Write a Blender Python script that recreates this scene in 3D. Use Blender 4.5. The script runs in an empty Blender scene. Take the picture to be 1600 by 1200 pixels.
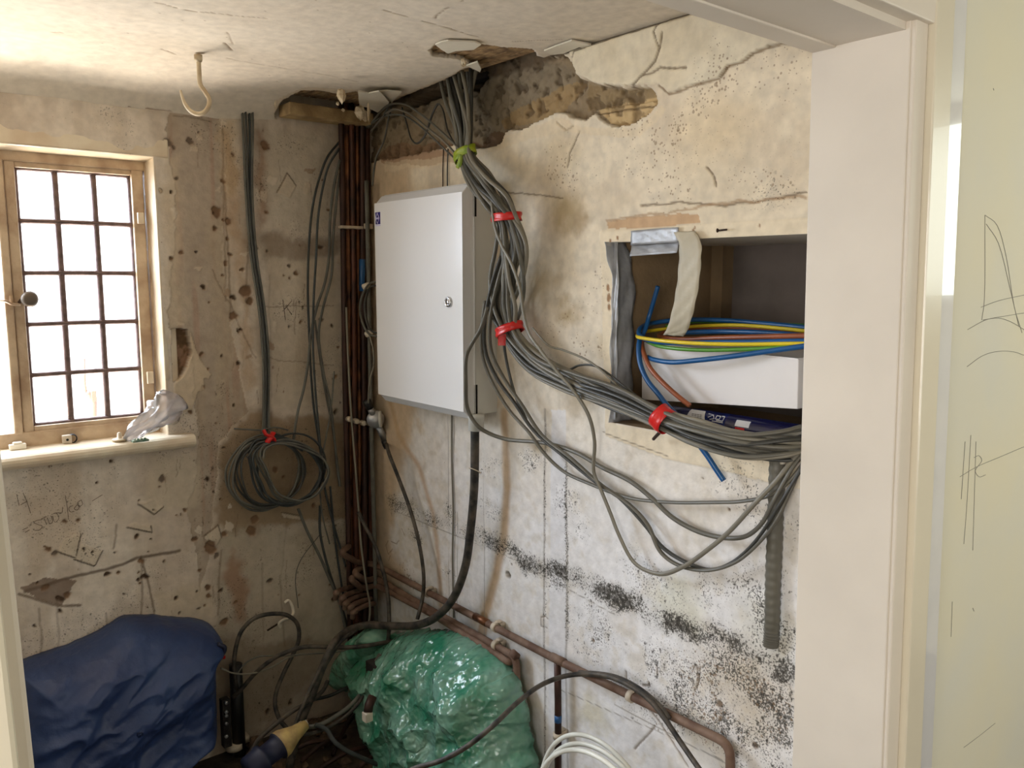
import bpy, math, random
import numpy as np
from mathutils import Vector, Matrix

# ---------------------------------------------------------------- camera, world, lights, exposure
SC = bpy.context.scene
COL = SC.collection
F = 1292.0                      # focal length in pixels of the 1600 px wide frame
PITCH = math.radians(7.37)
YAW = math.radians(39.5)
D = 3.2
CAM = np.array([-.4955 * D, -.8686 * D, 1.68])
FW = np.array([math.sin(YAW) * math.cos(PITCH), math.cos(YAW) * math.cos(PITCH), -math.sin(PITCH)])
RT = np.array([math.cos(YAW), -math.sin(YAW), 0.0])
UP = np.cross(RT, FW)
cd = bpy.data.cameras.new('camera')
cd.sensor_fit = 'HORIZONTAL'; cd.sensor_width = 36.0; cd.lens = F / 1600 * 36.0
cd.clip_start = 0.02
cam = bpy.data.objects.new('camera', cd); COL.objects.link(cam)
cam.location = CAM
cam.rotation_euler = Matrix((RT, UP, -FW)).transposed().to_euler()
SC.camera = cam

w = bpy.data.worlds.new('world'); SC.world = w; w.use_nodes = True
nt = w.node_tree; nt.nodes.clear()
bg = nt.nodes.new('ShaderNodeBackground'); bg.inputs[0].default_value = (.93, .97, 1, 1); bg.inputs[1].default_value = 4.0
wo = nt.nodes.new('ShaderNodeOutputWorld'); nt.links.new(bg.outputs[0], wo.inputs[0])

def area(name, loc, target, sx, sy, power, color):
    l = bpy.data.lights.new(name, 'AREA'); l.shape = 'RECTANGLE'; l.size = sx; l.size_y = sy
    l.energy = power; l.color = color
    o = bpy.data.objects.new(name, l); COL.objects.link(o); o.location = loc
    d = Vector(target) - Vector(loc)
    o.rotation_euler = d.to_track_quat('-Z', 'Y').to_euler()
    return o
area('window_skylight', (-1.35, .75, 2.15), (-.2, -.9, .9), 1.5, 1.1, 112, (.71, .83, 1.0))
area('window_ground_bounce', (-1.25, .6, .75), (-1.1, -1.1, 2.3), .9, .6, 66, (1.0, .87, .72))  # added lamp standing in for assumed warm light off the ground outside
area('hall_added_light', (-3.25, -3.2, 1.55), (-.05, -1.95, 1.4), 1.0, 1.3, 36, (1.0, .95, .91))  # added unseen lamp, assumed hall light falling on the door lining; no window built
area('hall_rear_added_light', (1.0, -4.6, 1.5), (.3, -2.2, 1.3), .9, 1.3, 15, (1.0, .98, .93))  # added unseen lamp behind the camera brightening the hall wall; no door there
area('hall_side_added_light', (2.18, -3.02, 1.88), (0, -3.02, 1.7), .8, .95, 7, (.92, 1.0, .92))  # added lamp at a solid wall, reflected in the glossy architrave; no window
vs = SC.view_settings
vs.view_transform = 'Standard'; vs.look = 'None'; vs.gamma = 1.0; vs.use_curve_mapping = False
vs.exposure = 0.42
SC.cycles.max_bounces = 8; SC.cycles.diffuse_bounces = 5; SC.cycles.caustics_refractive = False; SC.cycles.caustics_reflective = False

# ---------------------------------------------------------------- measuring: photo pixel -> point on a real plane
def ray(px, py): return FW + RT * (px - 800) / F + UP * (600 - py) / F
def R(px, py, off=0.0):          # plane parallel to the right wall, off metres in front of it
    r = ray(px, py); return CAM + r * (-off - CAM[0]) / r[0]
def B(px, py, off=0.0):          # plane parallel to the window wall
    r = ray(px, py); return CAM + r * (-off - CAM[1]) / r[1]
def G(px, py, z=0.0):            # level plane
    r = ray(px, py); return CAM + r * (z - CAM[2]) / r[2]
def Q(px, py, dist):             # at a horizontal distance from the camera
    r = ray(px, py); return CAM + r * dist / math.hypot(r[0], r[1])

def lin(c):
    c = np.asarray(c, float) / 255.0
    return np.where(c <= .04045, c / 12.92, ((c + .055) / 1.055) ** 2.4)
def rgba(c): return tuple(lin(c)) + (1.0,)

# ---------------------------------------------------------------- materials
def mat(name, col, rough=.6, metal=0.0, var=.12, vscale=12.0, bump=.0, bscale=60.0, spec=.5, col2=None, coat=0.0, alpha=1.0, trans=0.0):
    m = bpy.data.materials.new(name); m.use_nodes = True
    n = m.node_tree; p = n.nodes['Principled BSDF']
    p.inputs['Roughness'].default_value = rough; p.inputs['Metallic'].default_value = metal
    p.inputs['Specular IOR Level'].default_value = spec; p.inputs['Coat Weight'].default_value = coat
    p.inputs['Alpha'].default_value = alpha; p.inputs['Transmission Weight'].default_value = trans
    tc = n.nodes.new('ShaderNodeTexCoord')
    nz = n.nodes.new('ShaderNodeTexNoise'); nz.inputs['Scale'].default_value = vscale; nz.inputs['Detail'].default_value = 6
    n.links.new(tc.outputs['Object'], nz.inputs['Vector'])
    rp = n.nodes.new('ShaderNodeValToRGB')
    a = lin(col); b = lin(col2) if col2 is not None else a * (1 - var)
    if col2 is None: a = np.minimum(a * (1 + var * .6), 1)
    rp.color_ramp.elements[0].position = .35; rp.color_ramp.elements[1].position = .65
    rp.color_ramp.elements[0].color = tuple(b) + (1,); rp.color_ramp.elements[1].color = tuple(a) + (1,)
    n.links.new(nz.outputs['Fac'], rp.inputs['Fac']); n.links.new(rp.outputs['Color'], p.inputs['Base Color'])
    if bump:
        n2 = n.nodes.new('ShaderNodeTexNoise'); n2.inputs['Scale'].default_value = bscale; n2.inputs['Detail'].default_value = 5
        n.links.new(tc.outputs['Object'], n2.inputs['Vector'])
        bm_ = n.nodes.new('ShaderNodeBump'); bm_.inputs['Strength'].default_value = bump; bm_.inputs['Distance'].default_value = .01
        n.links.new(n2.outputs['Fac'], bm_.inputs['Height']); n.links.new(bm_.outputs['Normal'], p.inputs['Normal'])
    return m

def plaster_mat(name, mold_col=(52, 48, 42), rough=.92, bump=.25):
    m = bpy.data.materials.new(name); m.use_nodes = True
    n = m.node_tree; p = n.nodes['Principled BSDF']; L = n.links.new
    p.inputs['Roughness'].default_value = rough; p.inputs['Specular IOR Level'].default_value = .25
    at = n.nodes.new('ShaderNodeAttribute'); at.attribute_name = 'Col'
    ms = n.nodes.new('ShaderNodeAttribute'); ms.attribute_name = 'Spots'
    tc = n.nodes.new('ShaderNodeTexCoord')
    nz = n.nodes.new('ShaderNodeTexNoise'); nz.inputs['Scale'].default_value = 35; nz.inputs['Detail'].default_value = 8
    L(tc.outputs['Object'], nz.inputs['Vector'])
    mr = n.nodes.new('ShaderNodeMapRange'); mr.inputs['From Min'].default_value = .3; mr.inputs['From Max'].default_value = .7
    mr.inputs['To Min'].default_value = .88; mr.inputs['To Max'].default_value = 1.06
    L(nz.outputs['Fac'], mr.inputs['Value'])
    vm = n.nodes.new('ShaderNodeVectorMath'); vm.operation = 'SCALE'
    L(at.outputs['Color'], vm.inputs[0]); L(mr.outputs['Result'], vm.inputs['Scale'])
    prev = vm.outputs[0]
    sep = n.nodes.new('ShaderNodeSeparateColor'); L(ms.outputs['Color'], sep.inputs[0])
    for sc_, k_, lo_, hi_ in ((210, .34, .66, .74), (75, .26, .66, .78)):
        nn = n.nodes.new('ShaderNodeTexNoise'); nn.inputs['Scale'].default_value = sc_; nn.inputs['Detail'].default_value = 3; L(tc.outputs['Object'], nn.inputs['Vector'])
        ma = n.nodes.new('ShaderNodeMath'); ma.operation = 'MULTIPLY_ADD'; L(sep.outputs['Red'], ma.inputs[0]); ma.inputs[1].default_value = k_; L(nn.outputs['Fac'], ma.inputs[2])
        fr = n.nodes.new('ShaderNodeMapRange'); fr.inputs['From Min'].default_value = lo_; fr.inputs['From Max'].default_value = hi_; fr.inputs['To Max'].default_value = .8; L(ma.outputs[0], fr.inputs['Value'])
        gt = n.nodes.new('ShaderNodeMath'); gt.operation = 'MULTIPLY'; L(fr.outputs['Result'], gt.inputs[0])
        g2 = n.nodes.new('ShaderNodeMath'); g2.operation = 'MULTIPLY'; g2.use_clamp = True; L(sep.outputs['Red'], g2.inputs[0]); g2.inputs[1].default_value = 6; L(g2.outputs[0], gt.inputs[1])
        mx = n.nodes.new('ShaderNodeMix'); mx.data_type = 'RGBA'; L(gt.outputs[0], mx.inputs['Factor']); L(prev, mx.inputs['A']); mx.inputs['B'].default_value = rgba(mold_col); prev = mx.outputs['Result']
    for ch, sc_, thr, col in (('Green', 120, .62, (136, 110, 84)), ('Green', 55, .46, (132, 110, 86))):
        vo = n.nodes.new('ShaderNodeTexVoronoi'); vo.inputs['Scale'].default_value = sc_; L(tc.outputs['Object'], vo.inputs['Vector'])
        s2 = n.nodes.new('ShaderNodeSeparateColor'); L(vo.outputs['Color'], s2.inputs[0])
        md = n.nodes.new('ShaderNodeMath'); md.operation = 'MULTIPLY'; L(s2.outputs['Red'], md.inputs[0]); md.inputs[1].default_value = thr
        m2 = n.nodes.new('ShaderNodeMath'); m2.operation = 'MULTIPLY'; L(sep.outputs[ch], m2.inputs[0]); L(md.outputs[0], m2.inputs[1])
        n3 = n.nodes.new('ShaderNodeTexNoise'); n3.inputs['Scale'].default_value = sc_ * 3; L(tc.outputs['Object'], n3.inputs['Vector'])
        ad = n.nodes.new('ShaderNodeMath'); ad.operation = 'MULTIPLY_ADD'; L(n3.outputs['Fac'], ad.inputs[0]); ad.inputs[1].default_value = .12; L(vo.outputs['Distance'], ad.inputs[2])
        sb = n.nodes.new('ShaderNodeMath'); sb.operation = 'SUBTRACT'; L(m2.outputs[0], sb.inputs[0]); L(ad.outputs[0], sb.inputs[1])
        fr = n.nodes.new('ShaderNodeMapRange'); fr.inputs['From Min'].default_value = -.06; fr.inputs['From Max'].default_value = .05
        fr.inputs['To Max'].default_value = .8 if ch == 'Red' else .6
        L(sb.outputs[0], fr.inputs['Value'])
        mx = n.nodes.new('ShaderNodeMix'); mx.data_type = 'RGBA'; L(fr.outputs['Result'], mx.inputs['Factor'])
        L(prev, mx.inputs['A']); mx.inputs['B'].default_value = rgba(col); prev = mx.outputs['Result']
    L(prev, p.inputs['Base Color'])
    n2 = n.nodes.new('ShaderNodeTexNoise'); n2.inputs['Scale'].default_value = 70; n2.inputs['Detail'].default_value = 8
    L(tc.outputs['Object'], n2.inputs['Vector'])
    b_ = n.nodes.new('ShaderNodeBump'); b_.inputs['Strength'].default_value = bump; b_.inputs['Distance'].default_value = .006
    L(n2.outputs['Fac'], b_.inputs['Height']); L(b_.outputs['Normal'], p.inputs['Normal'])
    return m

M = {}
M['grey'] = mat('grey_pvc', (100, 97, 87), .45, var=.15, vscale=6)
M['grey2'] = mat('warm_grey_pvc', (124, 119, 106), .45, var=.12, vscale=6)
M['grey3'] = mat('dark_grey_pvc', (60, 60, 56), .45, var=.15, vscale=6)
M['greyold'] = mat('dusty_grey_cable', (98, 97, 90), .7, var=.25, vscale=20)
M['greyold2'] = mat('dusty_dark_cable', (62, 66, 66), .7, var=.25, vscale=20)
M['black'] = mat('black_rubber', (30, 29, 28), .45, var=.3, vscale=20)
M['blackdust'] = mat('dusty_black_rubber', (26, 25, 24), .6, col2=(86, 78, 68), vscale=30)
M['copper'] = mat('tarnished_copper', (96, 54, 36), .45, .35, vscale=9, col2=(44, 28, 22))
M['copper2'] = mat('bright_copper', (150, 96, 58), .38, .5, vscale=14, col2=(62, 38, 27))
M['pipedust'] = mat('dusty_copper', (128, 104, 88), .7, .1, vscale=18, col2=(92, 66, 52), bump=.15)
M['copperdark'] = mat('brown_copper', (70, 42, 32), .5, .3, vscale=12, col2=(46, 30, 25))
M['cream'] = mat('cream_gloss_paint', (228, 220, 200), .28, var=.04, vscale=3, bump=.05, bscale=18, coat=.2)
M['creamsat'] = mat('cream_satin_paint', (226, 217, 204), .5, var=.05, vscale=4, bump=.06, bscale=25)
M['whitegloss'] = mat('white_gloss_paint', (226, 226, 228), .1, var=.03, bump=.03, bscale=8, coat=.7)
M['framepaint'] = mat('old_beige_paint', (205, 182, 152), .5, vscale=14, col2=(168, 140, 112), bump=.2)
M['sill'] = mat('sill_paint', (226, 214, 190), .3, vscale=9, col2=(206, 186, 158), bump=.1)
M['lead'] = mat('lead_came', (112, 92, 88), .6, .2, var=.3, vscale=40, bump=.3)
M['brass'] = mat('dull_brass', (104, 92, 80), .5, .4)
M['cabinet'] = mat('light_grey_enamel', (226, 226, 226), .2, var=.01, vscale=2, coat=.25)
M['cabside'] = mat('light_grey_enamel_body', (206, 205, 198), .4, var=.02)
M['darkslot'] = mat('black_slot', (14, 13, 13), .8)
M['chrome'] = mat('chrome', (210, 210, 212), .15, 1.0, var=.02)
M['alu'] = mat('cast_aluminium', (178, 180, 184), .35, .7, var=.1, vscale=30)
M['tapered'] = mat('red_tape', (206, 36, 34), .3, var=.12, vscale=30, bump=.2)
M['tapeblue'] = mat('blue_tape', (40, 88, 140), .4)
M['tapeyg'] = mat('green_yellow_tape', (158, 168, 30), .35, vscale=40, col2=(110, 140, 30))
M['duct'] = mat('silver_duct_tape', (168, 170, 174), .38, .1, var=.25, vscale=18, bump=.35, bscale=22)
M['ductback'] = mat('duct_tape_back', (186, 178, 158), .55, var=.1, bump=.1)
M['blue'] = mat('blue_insulation', (24, 84, 140), .35)
M['brown'] = mat('brown_insulation', (142, 78, 46), .4)
M['yellow'] = mat('yellow_insulation', (222, 196, 40), .35, var=.05)
M['green'] = mat('green_insulation', (84, 142, 48), .35)
M['card'] = mat('white_carton', (226, 222, 220), .6, var=.04, vscale=5)
M['niche'] = mat('brown_board', (150, 126, 94), .8, vscale=6, col2=(118, 98, 72), bump=.2)
M['nicheback'] = mat('grey_board', (122, 112, 106), .8, vscale=5, col2=(100, 92, 86), bump=.1)
M['wood'] = mat('old_timber', (196, 170, 124), .85, vscale=16, col2=(150, 124, 88), bump=.5, bscale=40)
M['lath'] = mat('sawn_lath', (172, 142, 102), .9, vscale=30, col2=(112, 88, 62), bump=.5, bscale=60)
M['whiteplas'] = mat('white_plastic', (222, 214, 198), .4, var=.08, vscale=40)
M['clip'] = mat('dusty_plastic_clip', (206, 192, 172), .5, var=.15, vscale=40)
M['darkplas'] = mat('dark_plastic', (34, 30, 28), .6)
M['commando'] = mat('dirty_yellow_plastic', (198, 172, 110), .55, vscale=25, col2=(150, 124, 84))
M['navy'] = mat('navy_plastic', (34, 38, 62), .5, var=.2)
M['rag'] = mat('plaster_scrap', (206, 192, 166), .9, vscale=40, col2=(170, 150, 120), bump=.4)
M['skin'] = mat('ceiling_plaster_scrap', (222, 216, 200), .9, var=.05, bump=.1)
M['canblue'] = mat('blue_can_print', (22, 30, 92), .25, vscale=8, col2=(20, 52, 110))
M['cannavy'] = mat('navy_can_print', (18, 18, 62), .25)
M['canwhite'] = mat('white_can_print', (214, 214, 216), .3)
M['whitepipe'] = mat('white_plastic_pipe', (226, 226, 216), .35, var=.04)
M['floor'] = mat('dirty_floor', (76, 62, 50), .95, vscale=9, col2=(40, 33, 28), bump=1.0, bscale=30)
M['debris'] = mat('rubble', (108, 86, 66), .95, vscale=20, col2=(60, 46, 38), bump=.6)
M['hall'] = mat('hall_plaster', (226, 220, 196), .7, vscale=3, col2=(220, 218, 204), bump=.06, bscale=12)
M['void'] = mat('shade_dark_joists', (38, 30, 24), .95, bump=.3)  # coloured dark so the space above the ceiling looks unlit
M['pencil'] = mat('pencil_line', (140, 138, 130), .9)
M['darkpencil'] = mat('dark_pencil_line', (104, 88, 76), .9)
M['sticker'] = mat('dark_blue_sticker', (34, 24, 110), .4, var=.02)
M['stickerwhite'] = mat('pale_print', (196, 192, 226), .5)
M['print'] = mat('grey_print', (60, 60, 72), .6)
M['iron'] = mat('painted_iron', (206, 190, 160), .45, vscale=30, col2=(180, 158, 126), bump=.1)
M['rust'] = mat('rusty_nail', (62, 44, 34), .8, .3)
M['pcb'] = mat('green_terminal', (60, 100, 78), .5, col2=(150, 160, 140), vscale=60)
M['wallpaint'] = mat('plain_wall', (188, 180, 164), .9, var=.06)
M['outpipe'] = mat('weathered_gutter', (150, 110, 100), .6)

def glass_mat():
    m = bpy.data.materials.new('thin_window_glass'); m.use_nodes = True; n = m.node_tree; n.nodes.clear()
    o = n.nodes.new('ShaderNodeOutputMaterial'); t = n.nodes.new('ShaderNodeBsdfTransparent'); g = n.nodes.new('ShaderNodeBsdfGlossy')
    g.inputs['Roughness'].default_value = .03; t.inputs[0].default_value = (.96, .96, .96, 1)
    x = n.nodes.new('ShaderNodeMixShader'); x.inputs[0].default_value = .06
    n.links.new(t.outputs[0], x.inputs[1]); n.links.new(g.outputs[0], x.inputs[2]); n.links.new(x.outputs[0], o.inputs[0]); return m
M['glass'] = glass_mat()

def film_mat(name, col, col2, clear, rough, vor=0.0, bstr=.6, glint=.35):
    m = bpy.data.materials.new(name); m.use_nodes = True; n = m.node_tree; n.nodes.clear(); L = n.links.new
    o = n.nodes.new('ShaderNodeOutputMaterial')
    tc = n.nodes.new('ShaderNodeTexCoord')
    nz = n.nodes.new('ShaderNodeTexNoise'); nz.inputs['Scale'].default_value = 9; nz.inputs['Detail'].default_value = 5; L(tc.outputs['Object'], nz.inputs['Vector'])
    rp = n.nodes.new('ShaderNodeValToRGB'); rp.color_ramp.elements[0].position = .35; rp.color_ramp.elements[1].position = .68
    rp.color_ramp.elements[0].color = rgba(col2); rp.color_ramp.elements[1].color = rgba(col); L(nz.outputs['Fac'], rp.inputs[0])
    d = n.nodes.new('ShaderNodeBsdfDiffuse'); tl = n.nodes.new('ShaderNodeBsdfTranslucent'); g = n.nodes.new('ShaderNodeBsdfGlossy'); t = n.nodes.new('ShaderNodeBsdfTransparent')
    g.inputs['Roughness'].default_value = rough; L(rp.outputs[0], d.inputs[0]); L(rp.outputs[0], tl.inputs[0]); L(rp.outputs[0], t.inputs[0])
    b_ = n.nodes.new('ShaderNodeBump'); b_.inputs['Strength'].default_value = bstr; b_.inputs['Distance'].default_value = .005
    if vor:
        v = n.nodes.new('ShaderNodeTexVoronoi'); v.feature = 'SMOOTH_F1'; v.inputs['Scale'].default_value = vor; L(tc.outputs['Object'], v.inputs['Vector'])
        iv = n.nodes.new('ShaderNodeMath'); iv.operation = 'SUBTRACT'; iv.inputs[0].default_value = 1; L(v.outputs['Distance'], iv.inputs[1]); L(iv.outputs[0], b_.inputs['Height'])
    else:
        v = n.nodes.new('ShaderNodeTexNoise'); v.inputs['Scale'].default_value = 40; v.inputs['Detail'].default_value = 6; L(tc.outputs['Object'], v.inputs['Vector']); L(v.outputs['Fac'], b_.inputs['Height'])
    for s in (d, g, tl): L(b_.outputs[0], s.inputs['Normal'])
    m1 = n.nodes.new('ShaderNodeMixShader'); m1.inputs[0].default_value = .35; L(d.outputs[0], m1.inputs[1]); L(tl.outputs[0], m1.inputs[2])
    m2 = n.nodes.new('ShaderNodeMixShader'); m2.inputs[0].default_value = clear; L(m1.outputs[0], m2.inputs[1]); L(t.outputs[0], m2.inputs[2])
    fr = n.nodes.new('ShaderNodeFresnel'); fr.inputs[0].default_value = 1.5; L(b_.outputs[0], fr.inputs['Normal'])
    ad = n.nodes.new('ShaderNodeMath'); ad.operation = 'MULTIPLY_ADD'; L(fr.outputs[0], ad.inputs[0]); ad.inputs[1].default_value = 1.0; ad.inputs[2].default_value = glint * .25
    m3 = n.nodes.new('ShaderNodeMixShader'); L(ad.outputs[0], m3.inputs[0]); L(m2.outputs[0], m3.inputs[1]); L(g.outputs[0], m3.inputs[2]); L(m3.outputs[0], o.inputs[0])
    return m
M['bubble'] = film_mat('green_bubble_film', (176, 232, 210), (72, 180, 142), .26, .2, 62, 1.0, .2)
M['film'] = film_mat('clear_polythene', (244, 240, 236), (228, 218, 212), .62, .2)
M['tarp'] = mat('blue_tarpaulin', (50, 70, 114), .45, vscale=5, col2=(38, 55, 96), bump=.5, bscale=24)

# ---------------------------------------------------------------- object helpers
def tag(o, label=None, cat=None, group=None, kind=None):
    if label: o['label'] = label
    if cat: o['category'] = cat
    if group: o['group'] = group
    if kind: o['kind'] = kind
    return o
def empty(name, loc, label, cat, group=None):
    o = bpy.data.objects.new(name, None); o.empty_display_size = .05; COL.objects.link(o); o.location = Vector(loc)
    return tag(o, label, cat, group)
def mesh(name, verts, faces, m, parent=None, smooth=False):
    """verts are world points; a part is stored relative to its parent's base"""
    me = bpy.data.meshes.new(name)
    v = np.asarray(verts, float).reshape(-1, 3)
    org = np.zeros(3)
    p = parent
    while p is not None: org = org + np.array(p.location); p = p.parent
    me.from_pydata((v - org).tolist(), [], faces); me.materials.append(m)
    if smooth: me.polygons.foreach_set('use_smooth', [True] * len(me.polygons))
    me.update()
    o = bpy.data.objects.new(name, me); COL.objects.link(o)
    if parent is not None: o.parent = parent
    return o
class MB:
    def __init__(s): s.v = []; s.f = []
    def add(s, v, f):
        k = len(s.v); s.v += [tuple(map(float, x)) for x in v]; s.f += [tuple(k + i for i in q) for q in f]; return s
    def box(s, a, b):
        (x0, y0, z0), (x1, y1, z1) = np.minimum(a, b), np.maximum(a, b)
        return s.add([(x0,y0,z0),(x1,y0,z0),(x1,y1,z0),(x0,y1,z0),(x0,y0,z1),(x1,y0,z1),(x1,y1,z1),(x0,y1,z1)],
                     [(0,3,2,1),(4,5,6,7),(0,1,5,4),(1,2,6,5),(2,3,7,6),(3,0,4,7)])
    def hexa(s, v):   # eight corners, bottom four then top four
        return s.add(v, [(0,3,2,1),(4,5,6,7),(0,1,5,4),(1,2,6,5),(2,3,7,6),(3,0,4,7)])
    def tube(s, pts, ra, rb=None, seg=10, cap=True, prof=None):
        v, f = tube_geo(pts, ra, rb, seg, cap, prof); return s.add(v, f)
    def lathe(s, o, ax, prof, seg=20):
        """prof: (distance along axis, radius)"""
        o = np.array(o, float); ax = np.array(ax, float); ax /= np.linalg.norm(ax)
        a = np.cross(ax, (0, 0, 1.0)); a = a if np.linalg.norm(a) > .1 else np.cross(ax, (0, 1.0, 0)); a /= np.linalg.norm(a); b = np.cross(ax, a)
        v = []; f = []
        for t, r in prof:
            for k in range(seg):
                an = 2 * math.pi * k / seg; v.append(o + ax * t + (a * math.cos(an) + b * math.sin(an)) * r)
        for i in range(len(prof) - 1):
            for k in range(seg):
                k2 = (k + 1) % seg; f.append((i*seg+k, i*seg+k2, (i+1)*seg+k2, (i+1)*seg+k))
        f.append(tuple(range(seg))[::-1]); f.append(tuple((len(prof)-1)*seg + k for k in range(seg)))
        return s.add(v, f)
    def build(s, name, m, parent=None, smooth=False, bevel=0.0):
        o = mesh(name, s.v, s.f, m, parent, smooth)
        if bevel:
            bv = o.modifiers.new('bevel', 'BEVEL'); bv.width = bevel; bv.segments = 2; bv.limit_method = 'ANGLE'
        return o
def spline(pts, n=8, closed=False):
    P = np.array([np.array(p, float) for p in pts])
    if len(P) < 3: return np.array([P[0] + (P[-1] - P[0]) * t for t in np.linspace(0, 1, n + 1)])
    E = np.vstack([2 * P[0] - P[1], P, 2 * P[-1] - P[-2]]); out = []
    for i in range(1, len(E) - 2):
        p0, p1, p2, p3 = E[i-1], E[i], E[i+1], E[i+2]
        d01, d12, d23 = [max(np.linalg.norm(b - a) ** .5, 1e-5) for a, b in ((p0, p1), (p1, p2), (p2, p3))]
        m1 = (p2 - p1) + d12 * ((p1 - p0) / d01 - (p2 - p0) / (d01 + d12))
        m2 = (p2 - p1) + d12 * ((p3 - p2) / d23 - (p3 - p1) / (d12 + d23))
        for k in range(n):
            t = k / n; out.append((2*t**3-3*t*t+1)*p1 + (t**3-2*t*t+t)*m1 + (-2*t**3+3*t*t)*p2 + (t**3-t*t)*m2)
    out.append(P[-1]); return np.array(out)
def tube_geo(pts, ra, rb=None, seg=10, cap=True, prof=None):
    P = np.array(pts, float); n = len(P); rb = ra if rb is None else rb
    T = np.gradient(P, axis=0); T /= np.linalg.norm(T, axis=1)[:, None] + 1e-12
    u = np.cross(T[0], (.31, .22, .93)); u /= np.linalg.norm(u); v = []; f = []
    for i in range(n):
        u = u - T[i] * np.dot(u, T[i]); u /= np.linalg.norm(u) + 1e-12; w_ = np.cross(T[i], u)
        s = 1 if prof is None else prof[i]
        for k in range(seg):
            a = 2 * math.pi * k / seg; v.append(P[i] + u * math.cos(a) * ra * s + w_ * math.sin(a) * rb * s)
    for i in range(n - 1):
        for k in range(seg):
            k2 = (k + 1) % seg; f.append((i*seg+k, i*seg+k2, (i+1)*seg+k2, (i+1)*seg+k))
    if cap: f.append(tuple(range(seg))[::-1]); f.append(tuple((n-1)*seg + k for k in range(seg)))
    return v, f
def cable(name, pts, r, m, label, cat='cable', group=None, rb=None, n=8, seg=8, smooth_pts=True):
    P = spline(pts, n) if smooth_pts else np.array(pts)
    v, f = tube_geo(P, r, rb, seg)
    o = mesh(name, v, f, m, None, True); return tag(o, label, cat, group)
def rp(l): return [R(*p) for p in l]
def bp(l): return [B(*p) for p in l]

# ---------------------------------------------------------------- noise and painting tools for the plaster
def _h(i, j, s):
    n = (i * 374761393 + j * 668265263 + s * 1442695041) & 0x7fffffff
    n = ((n ^ (n >> 13)) * 1274126177) & 0x7fffffff
    return ((n ^ (n >> 16)) & 0xffff) / 65535.0
def vn(x, y, s=0):
    i = np.floor(x).astype(np.int64); j = np.floor(y).astype(np.int64); fx = x - i; fy = y - j
    fx = fx*fx*(3-2*fx); fy = fy*fy*(3-2*fy)
    return (_h(i,j,s)*(1-fx)+_h(i+1,j,s)*fx)*(1-fy) + (_h(i,j+1,s)*(1-fx)+_h(i+1,j+1,s)*fx)*fy
def fbm(x, y, s=0, o=4):
    r = 0; a = .5; t = 0
    for k in range(o): r = r + a * vn(x, y, s + k * 17); t += a; a *= .5; x = x * 2.03 + 7.1; y = y * 2.03 + 3.7
    return r / t
def ss(x, a, b):
    t = np.clip((x - a) / (b - a + 1e-12), 0, 1); return t*t*(3-2*t)
def inpoly(x, y, P):
    r = np.zeros(x.shape, bool); j = len(P) - 1
    for i in range(len(P)):
        (xi, yi), (xj, yj) = P[i], P[j]
        if abs(yj - yi) > 1e-9: r ^= ((yi > y) != (yj > y)) & (x < (xj - xi) * (y - yi) / (yj - yi) + xi)
        j = i
    return r
def dseg(x, y, P, closed=False):
    d = np.full(x.shape, 9.0); n = len(P)
    for i in range(n if closed else n - 1):
        (ax, ay), (bx, by) = P[i], P[(i + 1) % n]; vx, vy = bx - ax, by - ay
        t = np.clip(((x-ax)*vx + (y-ay)*vy) / (vx*vx + vy*vy + 1e-12), 0, 1)
        d = np.minimum(d, np.hypot(x - ax - t*vx, y - ay - t*vy))
    return d

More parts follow.
